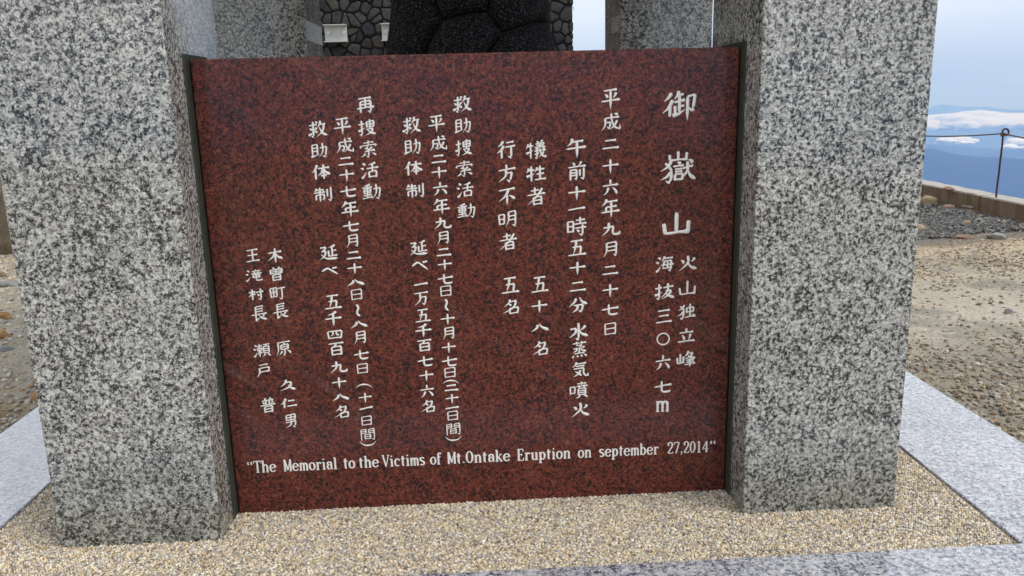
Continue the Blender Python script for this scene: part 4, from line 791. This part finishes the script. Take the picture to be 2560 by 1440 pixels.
def noise2(P, s, off=0):
    return np.array([noise.noise(Vector((x * s, y * s, off))) for x, y in P])
pal = np.array((.47, .41, .32)) * .15 + 1.13 * np.array([(.62, .53, .38), (.50, .40, .25), (.40, .36, .29), (.28, .255, .23), (.66, .62, .53), (.42, .29, .14), (.13, .105, .08), (.36, .34, .33), (.58, .48, .31), (.22, .165, .11)])
pw = np.array([.2, .15, .13, .12, .1, .06, .05, .09, .07, .03]); pw /= pw.sum()
def colours(n, pal_, pw_, v=.18): return (pal_[nr.choice(len(pal_), n, p=pw_)] * nr.uniform(1 - v, 1 + v, (n, 1))).astype(np.float32)
parts = [hexpts(-.683, 2.184, -.382, .33, .0070), hexpts(1.93, 2.184, .33, 1.5, .0070), hexpts(-.683, -.42, .33, 1.0, .0070)]
P = np.concatenate(parts); ins = np.zeros(len(P), bool)
for (x0, x1, y0, y1) in ((-.4533, -.0038, -.1523, .2978), (1.5044, 1.9605, -.1523, .2978), (0, 1.5, .004, .118)): ins |= (P[:, 0] > x0) & (P[:, 0] < x1) & (P[:, 1] > y0) & (P[:, 1] < y1)
P = P[~ins]; Zb = -.0035 + nr.uniform(-.0015, .0018, len(P)) + .0015 * noise2(P, 12)
edge_ = np.minimum.reduce([P[:, 1] + .385, P[:, 0] + .687, 2.188 - P[:, 0]]); Zb -= np.clip(.006 - edge_, 0, .006) * .2
grains('bed_pebbles', np.column_stack([P, Zb]), nr.uniform(.0032, .0052, len(P)), colours(len(P), pal, pw), M['pebble'], 'fine cream and brown pebbles set round the pillars and panel', 'pebbles', flatz=.85)
P = hexpts(-.42, 1.93, .33, 2.48, .011); ins = np.zeros(len(P), bool)
for (x0, x1, y0, y1) in ((-.4633, -.0143, 1.8061, 2.2531), (1.4904, 1.9436, 1.8061, 2.2531)): ins |= (P[:, 0] > x0) & (P[:, 0] < x1) & (P[:, 1] > y0) & (P[:, 1] < y1)
P = P[~ins]; grains('bed_pebbles', np.column_stack([P, np.full(len(P), -.004)]), nr.uniform(.005, .0075, len(P)), colours(len(P), pal, pw), M['pebble'], 'fine pebbles inside the square of pillars behind the panel', 'pebbles', low=True)

# gravel of the yard
def outside(P): return ~((P[:, 0] > -1.10) & (P[:, 0] < 2.618) & (P[:, 1] > -.81) & (P[:, 1] < 2.905)) & (P[:, 0] < 5.75) & ~((P[:, 1] > 7.4) & (P[:, 0] > -3.4) & (P[:, 0] < 1.97))
def pz(P): return -.05 + .012 * noise2(P * .7, 1, 0) + .006 * noise2(P * 3, 1, 4)
gp = np.array((.05, .045, .035)) + 1.15 * np.array([(.30, .24, .16), (.20, .155, .10), (.36, .32, .25), (.16, .135, .11), (.42, .36, .26), (.27, .27, .255), (.30, .18, .09), (.10, .085, .07)]); gw = np.array([.22, .17, .14, .12, .1, .1, .07, .08]); gw /= gw.sum()
P = nr.uniform((2.55, -.6), (5.8, 4.6), (60000, 2)); dn = noise2(P, 1.3, 2) * .5 + noise2(P, 5, 7) * .35
bandp = np.interp(P[:, 1] + dn * .9, [-.6, .6, 1.1, 1.6, 2.0, 2.8, 3.1, 3.5, 4.0, 4.6], [.8, .85, .75, .3, .10, .10, .6, .6, .10, .25])
k = outside(P) & (nr.random(len(P)) < bandp); P = P[k]; S = .0028 + .0115 * nr.random(len(P)) ** 2.4
grains('yard_gravel', np.column_stack([P, pz(P) + S * .15]), S, colours(len(P), gp, gw, .25), M['stone'], 'loose brown gravel scattered over the sand right of the monument', 'gravel', smooth=False, flatz=.6)
P = nr.uniform((2.55, .2), (5.7, 4.2), (420, 2)); P = P[outside(P)]; S = .009 + .012 * nr.random(len(P)) ** 2
grains('yard_stones', np.column_stack([P, pz(P) + S * .2]), S, colours(len(P), gp, gw, .25), M['stone'], 'scattered fist sized stones on the sand right of the monument', 'stones', smooth=False, flatz=.55)
dp = np.array([(.13, .13, .125), (.19, .185, .17), (.085, .085, .085), (.26, .24, .2), (.16, .12, .09), (.32, .30, .27)]); dw = np.array([.3, .25, .2, .1, .1, .05])
P = nr.uniform((3.6, 4.3), (5.78, 11), (34000, 2)); P = P[outside(P) & (P[:, 1] + .35 * noise2(P, 1.5, 5) > 4.42)]; S = .010 + .014 * nr.random(len(P)) ** 2
grains('dark_gravel', np.column_stack([P, pz(P) + .008 + .05 * np.clip(P[:, 0] - 5.3, 0, 1) + nr.uniform(0, .012, len(P))]), S, colours(len(P), dp, dw, .25), M['stone'], 'dark grey crushed stone below the parapet wall', 'crushed stone', low=True, smooth=False, flatz=.5)
lp = 1.3 * np.array([(.42, .36, .27), (.30, .25, .18), (.50, .47, .40), (.36, .36, .34), (.40, .24, .10), (.20, .16, .12), (.55, .50, .40), (.28, .28, .27)]); lw = np.array([.22, .16, .14, .12, .12, .1, .08, .06]); lw /= lw.sum()
P = nr.uniform((-5.5, -.4), (-1.0, 6), (46000, 2)); P = P[outside(P) & (P[:, 0] > -1.0 - .78 * (P[:, 1] + .9) - .3)]; S = .003 + .014 * nr.random(len(P)) ** 3.2
grains('yard_gravel', np.column_stack([P, pz(P) + S * .15]), S, colours(len(P), lp, lw, .22), M['stone'], 'loose pale and orange gravel left of the monument', 'gravel', smooth=False, flatz=.6)
